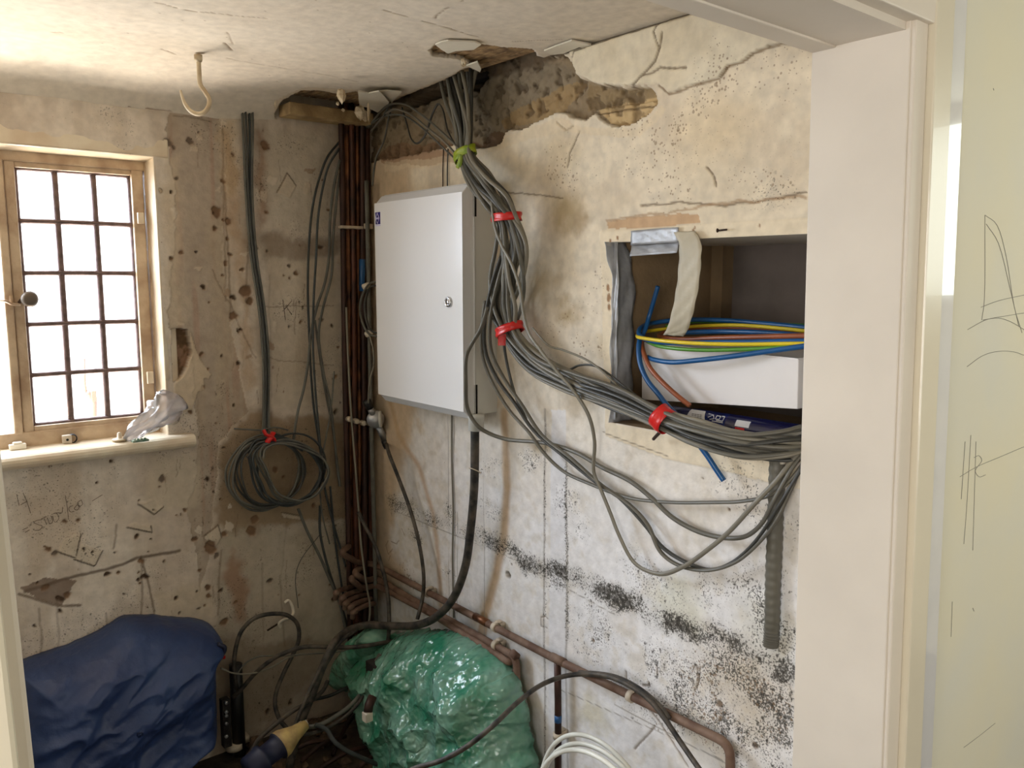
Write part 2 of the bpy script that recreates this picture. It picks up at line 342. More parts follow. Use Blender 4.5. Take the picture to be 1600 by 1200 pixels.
class Sheet:
    """A plastered surface: a fine grid in wall metres, painted and broken away in wall metres."""
    def __init__(s, a0, a1, b0, b1, res, conv):
        s.na = int((a1-a0)/res)+1; s.nb = int((b1-b0)/res)+1
        s.a, s.b = np.meshgrid(np.linspace(a0, a1, s.na), np.linspace(b0, b1, s.nb))
        s.col = np.zeros(s.a.shape + (3,)); s.dep = np.zeros(s.a.shape); s.sp = np.zeros(s.a.shape + (3,)); s.kill = np.zeros(s.a.shape, bool); s.conv = conv
        s.wa = (fbm(s.a*14, s.b*14, 5) - .5); s.wb = (fbm(s.a*14+31, s.b*14, 9) - .5)
        s.fa = (fbm(s.a*70, s.b*70, 15, 3) - .5); s.fb = (fbm(s.a*70+31, s.b*70, 19, 3) - .5)
    def P(s, px): return [s.conv(*p) for p in px]
    def xy(s, warp): return s.a + s.wa*warp + s.fa*warp*.35, s.b + s.wb*warp + s.fb*warp*.35
    def poly(s, px, warp=.03, soft=0.0):
        x, y = s.xy(warp); P = s.P(px); m = inpoly(x, y, P).astype(float)
        if soft: d = dseg(x, y, P, True) * np.where(m > 0, 1, -1); m = ss(d, -soft, soft)
        return m
    def line(s, px, w_, soft=None, warp=.012):
        x, y = s.xy(warp); d = dseg(x, y, s.P(px)); soft = w_ if soft is None else soft
        return 1 - ss(d, w_ - soft * .5, w_ + soft * .5)
    def blob(s, px, py, r, asp=1.0, warp=.02, soft=.6):
        x, y = s.xy(warp); a, b = s.conv(px, py); d = np.hypot((x-a)*asp, y-b); return 1 - ss(d, r*(1-soft), r)
    def mix(s, m, c, k=1.0): t = np.clip(m * k, 0, 1)[..., None]; s.col = s.col*(1-t) + lin(c)*t
    def build(s, name, m, fn):
        """fn(a, b, depth) -> world points"""
        x, y, z = fn(s.a, s.b, s.dep)
        co = np.stack([x, y, z], -1).reshape(-1, 3)
        idx = np.arange(s.na*s.nb).reshape(s.nb, s.na)
        q = np.stack([idx[:-1,:-1], idx[:-1,1:], idx[1:,1:], idx[1:,:-1]], -1).reshape(-1, 4)
        kf = (s.kill[:-1,:-1] | s.kill[:-1,1:] | s.kill[1:,1:] | s.kill[1:,:-1]).reshape(-1); q = q[~kf]
        me = bpy.data.meshes.new(name)
        me.vertices.add(len(co)); me.vertices.foreach_set('co', co.ravel())
        me.loops.add(len(q)*4); me.loops.foreach_set('vertex_index', q.ravel().astype(np.int32))
        me.polygons.add(len(q)); me.polygons.foreach_set('loop_start', np.arange(0, len(q)*4, 4, dtype=np.int32))
        try: me.polygons.foreach_set('loop_total', np.full(len(q), 4, dtype=np.int32))
        except Exception: pass
        me.update(calc_edges=True); me.validate()
        for nm, arr in (('Col', s.col), ('Spots', s.sp)):
            at = me.attributes.new(nm, 'FLOAT_COLOR', 'POINT'); c = np.ones((len(co), 4)); c[:, :3] = arr.reshape(-1, 3); at.data.foreach_set('color', c.ravel())
        me.polygons.foreach_set('use_smooth', np.ones(len(me.polygons), bool))
        me.materials.append(m)
        o = bpy.data.objects.new(name, me); COL.objects.link(o); o['kind'] = 'structure'; return o

def struct(o): o['kind'] = 'structure'; return o

# ================================================================ THE ROOM
CZ = 2.284                                   # ceiling height
XJ = -.053                                   # face of the right door lining
# ---- right wall
def rconv(px, py): p = R(px, py); return (p[1], p[2])
W = Sheet(-2.06, .06, .0, 2.44, .0034, rconv)
n1 = fbm(W.a*2.2, W.b*2.2, 1); n2 = fbm(W.a*9, W.b*9, 2); n3 = fbm(W.a*30, W.b*30, 3)
W.col[:] = lin((228, 219, 204)); hi = ss(W.b, 1.2, 2.0)
W.mix(hi, (230, 217, 193)); W.mix(1 - ss(W.b, .9, 1.4), (232, 231, 232))  # paler low down: whitish lining paper, plus cool window light put into the colour
hk_ = .3 + .7*hi; W.mix(ss(n2, .45, .75)*hk_, (208, 192, 168), .65); W.mix(ss(n1, .5, .75)*hk_, (212, 198, 172), .5); W.mix(ss(n3, .5, .75), (204, 194, 176), .4)
W.mix(W.poly([(560,240),(640,262),(652,420),(648,640),(622,760),(612,850),(640,915),(560,960)], .05, .04), (202, 178, 146), .85)
W.mix(W.line([(604,600),(622,680),(655,730),(676,800),(686,880),(690,965)], .012, .026, .01), (190, 158, 122), .7)
W.mix(W.line([(788,645),(792,760),(786,850),(772,910),(757,965)], .018, .022, .008), (188, 156, 116), .75)
W.mix(W.line([(757,965),(750,1010)], .022, .012, .008), (170, 140, 104), .8)
for (x, y, r, c, k) in ((885,330,.08,(168,146,104),.7),(906,350,.05,(150,124,86),.6),(848,450,.09,(186,164,124),.6),(892,490,.06,(168,146,106),.7),
        (905,630,.06,(170,150,116),.6),(845,690,.06,(186,166,130),.7),(875,605,.04,(160,138,100),.5),(940,540,.05,(190,172,138),.5),(770,610,.06,(190,166,130),.6),
        (1110,205,.14,(224,204,168),.6),(870,240,.1,(206,186,150),.6),(1060,940,.1,(206,204,178),.5),(1180,1080,.16,(196,182,160),.7),(1100,1150,.1,(206,194,170),.5),
        (1200,980,.12,(204,200,182),.5),(925,1110,.07,(206,196,160),.6),(830,1090,.05,(196,190,158),.5),(800,500,.05,(196,172,132),.5),(655,660,.03,(196,170,132),.5)):
    W.mix(W.blob(x, y, r, .8, .08, .9), c, k)
# brighter lining-paper strip between two mouldy seams
W.mix(W.poly([(862,640),(884,640),(884,1200),(856,1200)], .004), (226, 226, 230), .7)
W.mix(W.line([(852,640),(850,900),(852,1200)], .004, .004, .006), (120, 112, 100), .55)
W.mix(W.line([(884,700),(886,900),(884,1040),(888,1200)], .004, .004, .006), (120, 112, 100), .5)
W.mix(W.line([(876,1040),(876,1200)], .003, .002, .002), (160, 160, 168), .7)
mold = W.line([(612,782),(690,815),(760,846),(840,882),(930,918),(1000,950),(1090,985),(1170,1018),(1240,1042)], .030, .05, .06)
mold *= (.5 + .6*ss(fbm(W.a*12, W.b*12, 41), .35, .65)) * (.55 + .45*ss(-W.a, .4, 1.2))
W.sp[..., 0] = np.maximum(W.sp[..., 0], mold * .82)
W.mix(mold, (150, 144, 132), .45)
def sp(ch, m, k): W.sp[..., ch] = np.maximum(W.sp[..., ch], m * k)
sp(0, W.line([(852,660),(851,800),(852,960)], .006, .012), .34); sp(0, W.line([(884,730),(885,900),(886,1000)], .008, .016), .5); sp(0, W.line([(851,960),(852,1200)], .004, .006), .3)
pm = ss(fbm(W.a*9, W.b*9, 51), .42, .62)
for (x, y, r, k) in ((768,735,.06,.9),(765,800,.07,.75),(700,800,.05,.4),(900,800,.09,.35),(930,985,.12,.45),(870,900,.07,.8),(960,1010,.10,.4),(1050,1080,.16,.5),(1180,1130,.2,.65),(1200,960,.14,.45),(1110,960,.12,.4),
        (650,840,.05,.5),(905,1000,.08,.35),(990,1080,.1,.4),(830,720,.05,.4),(1150,1060,.14,.5),(1010,900,.12,.25),(1190,780,.15,.2),(700,900,.06,.3),(870,560,.05,.25),(1210,300,.06,.2)):
    sp(0, W.blob(x, y, r*1.15, .8, .06, .9) * (.25 + .75*pm), min(k*1.15, .8))
for (x, y, r, k) in ((1150,150,.25,.75),(1100,210,.22,.75),(1000,230,.2,.7),(870,255,.14,.7),(920,280,.15,.7),(1200,240,.2,.6),(1060,280,.2,.6),(890,460,.15,.8),(850,520,.12,.8),(920,560,.1,.8),(930,430,.1,.5),
        (640,900,.12,.9),(620,800,.08,.6),(690,720,.08,.4),(1150,1100,.25,.8),(1060,1150,.2,.6),(830,1140,.1,.3),(1130,820,.3,.25)):
    sp(1, W.blob(x, y, r, .8, .08, .9) * (.4 + pm * .7), k)
# pencil rules on the plaster
for l in ([(620,800),(700,832),(790,868),(960,960)], [(700,640),(702,980)], [(755,700),(757,1010)], [(715,800),(714,980)], [(960,1100),(1060,1155),(1150,1200)], [(870,1075),(1240,1235)]):
    W.mix(W.line(l, .0012, .0015, .0), (150, 144, 136), .8)
# lifted paint skin with curling edges above, cracks
skin = W.poly([(884,60),(1040,20),(1290,-40),(1290,70),(1222,68),(1180,84),(1165,96),(1140,104),(1124,122),(1082,130),(1062,142),(1046,146),(1030,132),(1008,130),(960,136),(930,128),(905,115),(895,92)], .012)
W.dep -= skin * .008; W.mix(W.line([(1290,72),(1222,70),(1180,86),(1165,98),(1140,106),(1124,124),(1082,133),(1062,145),(1046,149),(1030,135)], .0026, .003, .012), (140, 118, 92), .85); W.mix(skin, (230, 220, 196), .9)  # the brown line along the lower edge is the skin's shadow, painted in
W.mix(ss(n2, .5, .7)*skin, (216, 202, 172), .4)
for l, wd in (([(984,140),(1006,118),(1026,98),(1034,76),(1038,52)], .0032), ([(1006,118),(1022,115),(1034,106),(1056,108),(1075,106)], .0026), ([(1034,76),(1024,50),(1032,34)], .0018),
          ([(895,96),(900,80),(925,70),(960,58),(1000,46),(1040,30)], .002), ([(940,186),(960,150)], .002), ([(1105,262),(1116,276),(1118,292)], .0022),
          ([(790,300),(850,306),(880,310)], .0018), ([(1000,322),(1060,316),(1130,322),(1200,312),(1258,300)], .0022), ([(1088,1040),(1092,1065),(1086,1080)], .0026),
          ([(978,1050),(980,1068)], .002), ([(1026,1040),(1028,1055)], .002), ([(995,1082),(1030,1130),(1075,1200)], .0026), ([(1022,1135),(992,1170)], .0026), ([(1095,1042),(1090,1070)], .002),
          ([(1076,1110),(1074,1124)], .0018), ([(1014,1066),(1015,1072),(1005,1072)], .003), ([(846,966),(852,964),(857,968)], .0014), ([(846,980),(856,982)], .0014), ([(846,966),(846,980)], .0014),
          ([(906,205),(890,240),(886,262)], .002), ([(870,190),(884,204),(896,196)], .002), ([(1112,700),(1196,724)], .0014)):
    m = W.line(l, wd, wd, .008); W.dep += m * .004; W.mix(m, (116, 98, 78), .8)
# scribble near the corner
for l in ([(607,845),(603,852),(607,866),(614,858)], [(612,846),(620,850),(624,844)], [(628,826),(632,836)], [(610,868),(608,876)]):
    W.mix(W.line(l, .0016, .0015, 0), (128, 100, 80), .8)
# ridge where old plaster line crosses by the niche and chipped band above it
ch = W.poly([(948,346),(990,340),(1060,334),(1090,336),(1094,348),(1050,352),(952,362)], .01)
W.mix(ch, (196, 162, 126), .9); W.dep += ch * .002
W.mix(W.line([(948,344),(1060,330),(1100,322),(1258,306)], .003, .003, .02), (170, 140, 108), .7)
# the strip of render under the cavity, either side of the meter cabinet, darker brown at its edge
bd = W.poly([(588,236),(660,232),(700,234),(735,245),(740,262),(700,252),(668,258),(630,256),(596,256)], .02)
W.mix(bd, (172, 140, 112), .9)
# the big broken cavity
cav = W.poly([(560,262),(592,250),(650,240),(715,226),(745,232),(783,225),(790,206),(826,200),(848,182),(872,176),(890,184),(915,186),(928,176),(955,196),(985,192),(1012,176),(1027,160),(1024,146),(1012,132),(992,134),(965,138),(930,128),(908,118),(902,108),(884,88),(870,80),(860,88),(838,82),(830,60),(700,40),(560,60)], .022)
edge = cav * 1.0
inner = fbm(W.a*22, W.b*22, 71); fine = fbm(W.a*60, W.b*60, 72)
W.dep += cav * (.030 + .018*(inner-.5) + .008*(fine-.5))
cc = lin((150, 133, 108)) * (0.85 + .3*inner[..., None]); t = cav[..., None]; W.col = W.col*(1-t) + cc*t
W.mix(cav * W.poly([(650,30),(830,60),(838,95),(880,100),(890,130),(830,150),(790,190),(770,215),(650,215)], .03, .01), (142, 130, 110), .8)
W.mix(cav * W.poly([(775,185),(790,170),(830,150),(870,130),(905,125),(885,160),(872,176),(830,190),(780,196)], .03), (168, 140, 96), .6)
W.mix(cav * W.poly([(926,168),(1000,150),(1026,140),(1030,175),(960,200)], .01), (200, 174, 130), .9)
W.mix(cav * W.poly([(905,128),(960,140),(1015,130),(1025,146),(940,165),(905,172)], .01), (150, 130, 98), .9)
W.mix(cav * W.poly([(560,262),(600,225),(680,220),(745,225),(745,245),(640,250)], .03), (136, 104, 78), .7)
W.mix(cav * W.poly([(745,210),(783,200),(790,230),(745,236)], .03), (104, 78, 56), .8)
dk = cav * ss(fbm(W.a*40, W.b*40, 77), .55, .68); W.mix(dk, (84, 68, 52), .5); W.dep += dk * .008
W.dep -= cav * W.poly([(925,170),(985,160),(1022,156),(1020,172),(985,188),(940,194)], .006) * .016
W.mix(cav * W.line([(925,180),(1000,166),(1020,166)], .002, .003, 0), (90, 70, 50), .9)
for (x, y, r) in ((1018,150,.008),):
    W.mix(W.blob(x, y, r), (70, 50, 34), .9)
vd = cav * W.poly([(592,182),(640,150),(690,128),(738,104),(752,112),(745,128),(735,140),(700,134),(690,146),(640,164),(612,178)], .012); W.dep += vd * .16; W.mix(vd, (40, 32, 26), .9)  # deep void, its shade also painted in as near black
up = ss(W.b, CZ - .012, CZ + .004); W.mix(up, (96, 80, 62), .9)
W.dep += (1-cav) * up * .02
# rim of broken plaster: pale chipped edge
W.mix(W.poly([(600,252),(720,242),(790,214),(872,184),(905,196),(1000,200),(1030,165),(1040,170),(1000,215),(880,205),(800,228),(740,250),(600,268)], .02)*(1-cav), (226, 208, 176), .5)
# plug hole, small chips
m = W.blob(794, 899, .013, 1, .004, .3); W.dep += m*.02; W.mix(m, (92, 80, 62), .9)
for (x, y, r) in ((799,882,.004),(1125,1100,.012),(1180,1165,.01),(926,1001,.008),(1140,795,.005),(1098,748,.003),(940,760,.003),(955,466,.004)):
    m = W.blob(x, y, r, 1, .004, .4); W.dep += m*.004; W.mix(m, (110, 90, 70), .9)
W.dep += (fbm(W.a*6, W.b*6, 91) - .5) * .008 * (1 - cav) + (n3 - .5) * .0012
# niche opening
NY0, NY1 = R(951, 361)[1], -2.2
NT, NB = R(975, 378)[2], R(958, 660)[2]
fr = W.poly([(938,362),(951,358),(1300,338),(1300,352),(1258,368),(966,381),(962,662),(1000,668),(1300,745),(1300,775),(1040,716),(946,680)], .002)
W.mix(fr, (230, 216, 190), .9); W.dep -= fr * .003
for (x, y, r) in ((951,450,.012),(952,466,.014),(953,480,.01),(955,378,.008),(966,372,.006),(1085,360,.006),(1087,355,.004),(1187,355,.005)):
    m = W.blob(x, y, r, 1.6, .01, .3); W.mix(m, (150, 112, 78), .9)
W.mix(W.line([(942,675),(1045,712)], .0014, .002, 0), (120, 104, 84), .8)
nL = R(957, 520)[1]
W.kill |= (W.a < nL) & (W.b < NT) & (W.b > NB)
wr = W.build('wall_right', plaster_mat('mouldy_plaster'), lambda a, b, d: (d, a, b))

# niche box behind the opening
nb = .46
mb = MB()
mb.box((.014, nL + .02, NB - .02), (nb, nL, NT + .02)).build('niche_side_board', M['niche'], wr)
MB().box((nb, nL + .05, NB - .1), (nb + .02, -2.04, NT + .1)).build('niche_back_board', M['nicheback'], wr)
MB().box((.001, nL + .002, NT), (nb, -2.04, NT + .03)).build('niche_top_board', M['creamsat'], wr)
MB().box((.001, nL + .002, NB), (nb, -2.04, NB - .03)).build('niche_shelf_board', M['niche'], wr)
MB().box((nb - .05, nL, NB), (nb, nL - .04, NT)).build('corner_post', M['niche'], wr)
MB().box((.02, -2.04, NB - .1), (nb, -2.02, NT + .1)).build('niche_side_board', M['niche'], wr)

# ---- window wall
def bconv(px, py): p = B(px, py); return (p[0], p[2])
OPX0, OPX1 = -2.05, B(247, 400)[0]
OPZ0, OPZ1 = B(150, 705)[2] + .0, B(245, 246)[2]
V = Sheet(-2.0, .22, .0, 2.44, .0034, bconv)
n1 = fbm(V.a*3, V.b*2.2, 1); n2 = fbm(V.a*11, V.b*9, 2); n3 = fbm(V.a*34, V.b*30, 3); sv = fbm(V.a*26, V.b*1.6, 33)
V.col[:] = lin((220, 209, 194))
V.mix(ss(sv, .4, .7), (196, 182, 164), .5); V.mix(ss(n1, .48, .7), (196, 180, 162), .6); V.mix(ss(n2, .5, .75), (182, 166, 148), .55); V.mix(ss(n3, .5, .8), (206, 192, 170), .3)
bare = V.poly([(262,175),(345,185),(352,300),(346,420),(372,560),(386,640),(344,690),(330,830),(312,930),(296,800),(312,690),(300,560),(264,510),(276,300),(262,250)], .03)
V.mix(bare, (166, 150, 132), .75); V.dep += bare * .002
V.mix(bare * ss(sv, .45, .6), (176, 160, 140), .6); V.mix(bare*ss(fbm(V.a*40, V.b*2, 37), .58, .75), (172, 132, 110), .35)
for P, c, k in (([(345,188),(372,190),(374,260),(366,300),(350,320),(344,250)], (206, 190, 164), .8), ([(322,345),(352,330),(366,420),(372,560),(340,640),(330,480)], (182, 166, 144), .7),
              ([(255,250),(278,245),(282,420),(290,500),(268,505),(254,340)], (204, 188, 164), .8),
              ([(400,200),(520,205),(524,330),(500,360),(420,360),(398,300)], (196, 186, 168), .7), ([(400,205),(412,200),(418,330),(402,360)], (150, 112, 84), .6),
              ([(405,366),(530,372),(530,402),(480,408),(410,404)], (132, 114, 94), .7), ([(418,405),(530,410),(530,620),(425,640)], (194, 180, 158), .6),
              ([(385,640),(455,650),(540,650),(545,810),(440,818),(372,838),(338,820),(345,700)], (140, 116, 86), .8),
              ([(340,830),(540,815),(545,1000),(420,1130),(330,1100),(335,900)], (168, 156, 136), .6), ([(330,1000),(560,1000),(560,1200),(330,1200)], (140, 122, 104), .6),
              ([(230,722),(308,712),(312,770),(300,800),(228,790)], (200, 186, 164), .8), ([(40,720),(126,712),(128,850),(100,870),(45,920)], (190, 172, 150), .6),
              ([(365,860),(382,880),(386,960),(370,980),(350,900)], (156, 118, 92), .7), ([(236,925),(296,915),(330,922),(326,962),(250,968)], (200, 184, 160), .8),
              ([(345,200),(352,330),(376,470),(384,610),(398,600),(384,400),(372,260),(360,200)], (168, 132, 90), .55)):
    V.mix(V.poly(P, .05, .02), c, k)
V.mix(V.line([(40,924),(120,900),(170,888),(215,872),(280,862)], .005, .006, .01), (96, 80, 66), .8)
V.mix(V.poly([(30,918),(70,905),(120,908),(95,945),(60,935)], .02), (120, 100, 84), .8)
V.mix(V.line([(30,928),(90,946),(125,946)], .004, .004, .01), (110, 92, 76), .8)
V.mix(V.line([(40,1040),(130,1018),(200,1000)], .002, .002, .005), (120, 104, 88), .7)
for x0, y0, x1, y1, k in ((62,950,66,1060,.5),(90,930,92,1040,.4),(222,880,220,975,.6),(222,870,240,955,.8),(240,955,242,980,.7),(182,820,178,855,.6),(165,960,170,1010,.5),(345,860,340,960,.5),(388,360,384,470,.5),(352,300,360,500,.6),(348,200,352,470,.5),(462,680,440,900,.2),(420,430,424,700,.3),(410,880,412,1000,.3),(438,900,445,1010,.4)):
    V.mix(V.line([(x0,y0),(x1,y1)], .003, .006, .012), (108, 88, 70), k)
for x0, y0, x1, y1 in ((418,480,520,478),(412,560,520,572),(330,420,400,560),(460,470,462,520),(270,180,330,190)):
    V.mix(V.line([(x0,y0),(x1,y1)], .002, .003, .02), (120, 102, 84), .6)
# curled paper edges: a raised flap, pale upper face, its shade painted as a dark edge line
for P in ([(90,862),(118,872),(126,834),(100,840)], [(116,874),(148,884),(160,860),(126,850)], [(216,788),(242,804),(256,792),(240,780)], [(198,824),(238,832),(236,822),(206,818)], [(318,838),(340,820),(346,840),(336,854),(324,850)], [(440,800),(470,806),(470,812),(442,808)], [(432,300),(448,270),(462,290),(452,310)]):
    m = V.poly(P, .005); V.dep -= m * .005; V.mix(m, (206, 192, 170), .7)
    V.mix(V.line([P[0], P[1], P[2]], .0022, .002, .003), (92, 76, 62), .8)
# the writing
H = [[(8+18,772),(30,790)], [(36,770),(42,784),(48,802)], [(32,789),(43,783)], [(35,828),(44,824)], [(39,832),(46,828)],
     [(66,812),(58,813),(53,816),(60,820),(66,822),(62,828),(54,829)], [(64,811),(73,807)], [(69,810),(73,820)], [(74,809),(78,818),(82,816),(80,806)], [(82,806),(86,816),(92,810),(88,802),(80,804)],
     [(84,802),(92,801)], [(90,801),(96,802),(98,792)], [(102,774),(105,792),(107,812)], [(114,790),(108,793),(110,800),(116,799)], [(120,789),(116,795),(121,797),(124,790),(120,789)], [(127,781),(121,786),(124,791),(129,788),(127,781)], [(144,783),(160,773)]]
pen = MB()
for l in H: pen.tube(spline([B(x, y, .0045) for x, y in l], 4), .0008, seg=5)
for l in ([(442,468),(446,500)], [(444,484),(456,470)], [(448,480),(456,492)]): pen.tube(spline([B(x, y, .003) for x, y in l], 4), .0012, seg=5)
# dents, plug holes
holes = [(269,301,.008,0),(338,332,.026,1),(333,358,.012,1),(282,392,.012,1),(306,395,.006,0),(384,455,.03,1),(390,470,.02,1),(364,492,.02,1),(378,518,.008,0),(375,522,.008,0),(373,570,.012,0),(346,560,.007,0),(317,557,.012,1),(318,606,.01,1),
    (366,634,.006,0),(323,749,.012,0),(345,780,.005,0),(352,701,.006,0),(328,856,.03,1),(352,836,.018,1),(303,846,.014,1),(275,933,.011,0),(96,934,.011,0),(106,930,.014,1),(97,955,.009,0),(169,896,.012,0),(218,904,.008,0),(256,876,.007,0),(305,924,.006,0),(307,892,.008,1),(228,975,.012,0),
    (326,918,.016,1),(175,719,.008,0),(146,857,.008,0),(213,840,.014,0),(224,876,.012,1),(238,845,.004,0),(350,974,.022,1),(262,220,.02,2),(270,228,.012,2),(275,276,.012,2),(350,283,.012,1),(300,222,.016,2),(365,240,.01,1),(415,225,.022,1),(414,232,.014,1),
    (500,500,.012,0),(516,508,.008,0),(414,333,.008,1),(472,500,.01,1),(525,640,.014,0),(470,480,.006,0),(488,792,.014,1),(452,1098,.012,0),(416,1112,.014,0),(400,812,.03,1),(398,830,.026,1),(430,735,.02,1),(352,340,.01,1),(360,345,.016,1),(358,398,.01,1),(354,372,.008,1),(350,410,.01,1),(286,528,.014,1),(66,1020,.006,0),(45,900,.005,0),(55,978,.005,0),(280,958,.005,0),(310,951,.005,0)]
hr = random.Random(5)
for i in range(80):
    x, y = (hr.uniform(240, 535), hr.uniform(195, 960)) if i % 3 else (hr.uniform(40, 340), hr.uniform(730, 960)); holes.append((x, y, hr.choice([.004, .005, .006, .009, .014]), hr.choice([0, 1, 1, 2])))
for i in range(46):
    x, y = hr.uniform(250, 535), hr.uniform(195, 960); l_ = hr.uniform(8, 46); V.mix(V.line([(x, y), (x+hr.uniform(-3, 3), y+l_)], .0012, .003, .02), (118, 98, 80), hr.uniform(.3, .8))
for i in range(26):
    x, y = hr.uniform(250, 535), hr.uniform(195, 960); w_, h_ = hr.uniform(5, 16), hr.uniform(5, 22); m = V.poly([(x,y),(x+w_,y+hr.uniform(-3,4)),(x+w_*.8,y+h_),(x-2,y+h_*.8)], .03); V.dep -= m*.0016; V.mix(m, hr.choice([(214,202,184),(206,190,168),(160,134,108)]), .7)
for (x, y, r, k) in holes:
    r *= .72; m = V.blob(x, y, r, 1, .034, .25); V.dep += m * (.012 if k == 0 else .006)
    V.mix(m, ((58, 42, 34), (122, 92, 68), (96, 90, 84))[k], .92); V.mix(V.blob(x, y, r*1.9, 1, .02, .8), (140, 112, 88), .35)
# broken hole beside the window
hb = V.poly([(268,513),(293,514),(297,535),(300,552),(292,575),(281,592),(272,598),(270,560)], .008)
hc = fbm(V.a*45, V.b*30, 61); V.dep += hb * (.03 + .02*(hc-.5)); V.mix(hb, (150, 116, 92), .95); V.mix(hb*ss(hc, .45, .55), (106, 84, 60), .8); V.mix(hb*V.poly([(266,513),(274,513),(276,600),(268,600)], .004), (50, 40, 34), .9)
fl = V.poly([(296,512),(306,545),(318,570),(330,585),(326,592),(318,590),(320,608),(310,612),(300,640),(270,648),(272,600),(290,582),(301,552)], .006); V.mix(fl, (206, 188, 162), .85); V.dep -= fl * .003
V.dep += (fbm(V.a*5, V.b*5, 91) - .5) * .010 + (n3 - .5) * .0016
V.sp[..., 0] = .16 * ss(fbm(V.a*7, V.b*7, 95), .45, .7); V.sp[..., 1] = .35 * ss(fbm(V.a*6, V.b*6, 97), .45, .7)
sz = B(150, 697, .045)[2]
V.kill |= (V.a < OPX1) & (V.b > sz - .032) & (V.b < OPZ1)
wb = V.build('wall_back', plaster_mat('stripped_plaster', bump=.35), lambda a, b, d: (a, d, b))
pen.build('pencil_writing', M['darkpencil'], wb)

# ---- ceiling
def gconv(px, py): p = G(px, py, CZ); return (p[0], p[1])
C = Sheet(-2.3, .012, -2.0, .012, .0046, gconv)
n1 = fbm(C.a*3, C.b*3, 1); n2 = fbm(C.a*12, C.b*12, 2)
C.col[:] = lin((226, 216, 200)); C.mix(ss(n1, .45, .75), (216, 204, 186), .6); C.mix(ss(n2, .5, .8), (218, 206, 188), .4)
for l, wd in (([(228,72),(280,108)], .0), ([(352,68),(362,80)], .003), ([(356,92),(420,102),(480,112),(560,126)], .0016), ([(252,77),(275,85)], .0026), ([(228,126),(264,131)], .005), ([(80,50),(98,51)], .002), ([(200,122),(212,124)], .002),
              ([(240,2),(300,18),(420,30)], .0012), ([(600,18),(680,40),(760,62)], .0014), ([(678,30),(700,12),(722,0)], .0014), ([(800,66),(880,62)], .0012), ([(355,50),(366,70)], .001)):
    if wd:
        m = C.line(l, wd, wd, .01); C.dep += m*.003; C.mix(m, (140, 112, 88), .85)
fl = C.poly([(312,92),(352,66),(372,72),(420,102)], .004, .004); C.mix(fl, (200, 190, 174), .25)
for k in range(60):
    m = C.blob(random.Random(k).uniform(150, 900), random.Random(k+99).uniform(0, 130), .0025, 1, .002, .4); C.mix(m, (160, 140, 118), .8)
lz = C.poly([(672,78),(686,68),(700,82),(738,78),(752,70),(790,76),(832,78),(838,88),(800,112),(757,112),(722,92),(696,90),(678,88)], .012)
C.dep += 0
C.kill |= lz > .5
va = C.poly([(431,152),(442,146),(475,139),(500,140),(530,146),(558,143),(566,158),(600,166),(640,147),(690,127),(722,110),(750,98),(758,108),(770,112),(850,60),(1000,150),(600,260),(452,260),(455,187),(436,168)], .012)
va = va * ((C.b > -.78) | False)
near = (C.a > -.02) & (C.b > -.98)
C.kill |= (va > .5) | near
C.mix(C.poly([(428,146),(480,134),(560,140),(600,160),(690,122),(752,94),(760,112),(600,175),(430,175)], .01), (212, 196, 170), .7)
C.dep += (fbm(C.a*4, C.b*4, 91)-.5) * .010
def cfn(a, b, d):
    x0 = np.clip(-a / 1.16, 0, 1.6); drop = .033 + .10*np.clip(-a/1.0, 0, .55)
    return a, b, CZ + d - drop * np.exp(-np.clip(-b, 0, 9) / .085) - .004*0
CE = C.build('ceiling', plaster_mat('ceiling_paint', bump=.12), cfn)
sol = CE.modifiers.new('thickness', 'SOLIDIFY'); sol.thickness = .014; sol.offset = 1 if False else -1
sol.offset = 1.0
def ceil_z(x, y): return float(cfn(np.array(x), np.array(y), 0)[2])
# laths, beam and boards above the broken ceiling
for k in range(9):
    x = -.024 - k * .032
    MB().box((x, -1.12, CZ + .012), (x - .024, -.05, CZ + .019)).build('lath', M['lath'], CE)
for k in range(4):
    y = -.10 - k * .036
    MB().box((-.32, y, CZ + .002 - .02*k*0), (-.9, y - .026, CZ + .010)).build('lath', M['lath'], CE)
MB().box((-.02, -.012, 2.222), (-.34, -.10, 2.262)).build('wall_plate', M['wood'], CE, bevel=.003)
MB().box((-2.3, .05, 2.46), (.1, -2.0, 2.48)).build('floor_board', M['void'], CE)
MB().box((-.95, -.0, 2.32), (-1.0, -2.0, 2.46)).build('joist', M['void'], CE)
MB().box((-.60, -1.3, 2.32), (-.62, -2.0, 2.46)).build('joist', M['void'], CE)
MB().box((.1, .03, 2.30), (.06, -2.0, 2.48)).build('joist', M['void'], CE)
# hanging flaps and crumbs of plaster
def flap(px, z0, name='plaster_flap', m=None, sag=.0, thick=.004):
    P = [G(x, y, z0) for x, y in px]; P = [p + np.array((0, 0, -sag * i / len(P))) for i, p in enumerate(P)]; n = len(P)
    v = P + [p + np.array((0, 0, thick)) for p in P]
    f = [tuple(range(n)), tuple(range(n, 2*n))[::-1]] + [(i, (i+1) % n, n + (i+1) % n, n + i) for i in range(n)]
    return mesh(name, v, f, m or M['skin'], CE)
flap([(560,143),(576,146),(592,143),(600,150),(608,160),(604,168),(590,176),(574,168),(562,166),(560,154)], 2.262)
flap([(592,143),(606,142),(628,144),(616,156),(612,162),(604,150)], 2.27)
flap([(729,103),(746,97),(752,108),(750,113),(740,108)], 2.28)
flap([(680,70),(690,66),(700,64),(742,66),(752,70),(740,78),(712,80),(700,84),(690,78)], 2.279)
flap([(870,72),(893,64),(924,70),(922,76),(905,74),(880,84),(862,86),(850,80)], 2.277)
rng = random.Random(4)
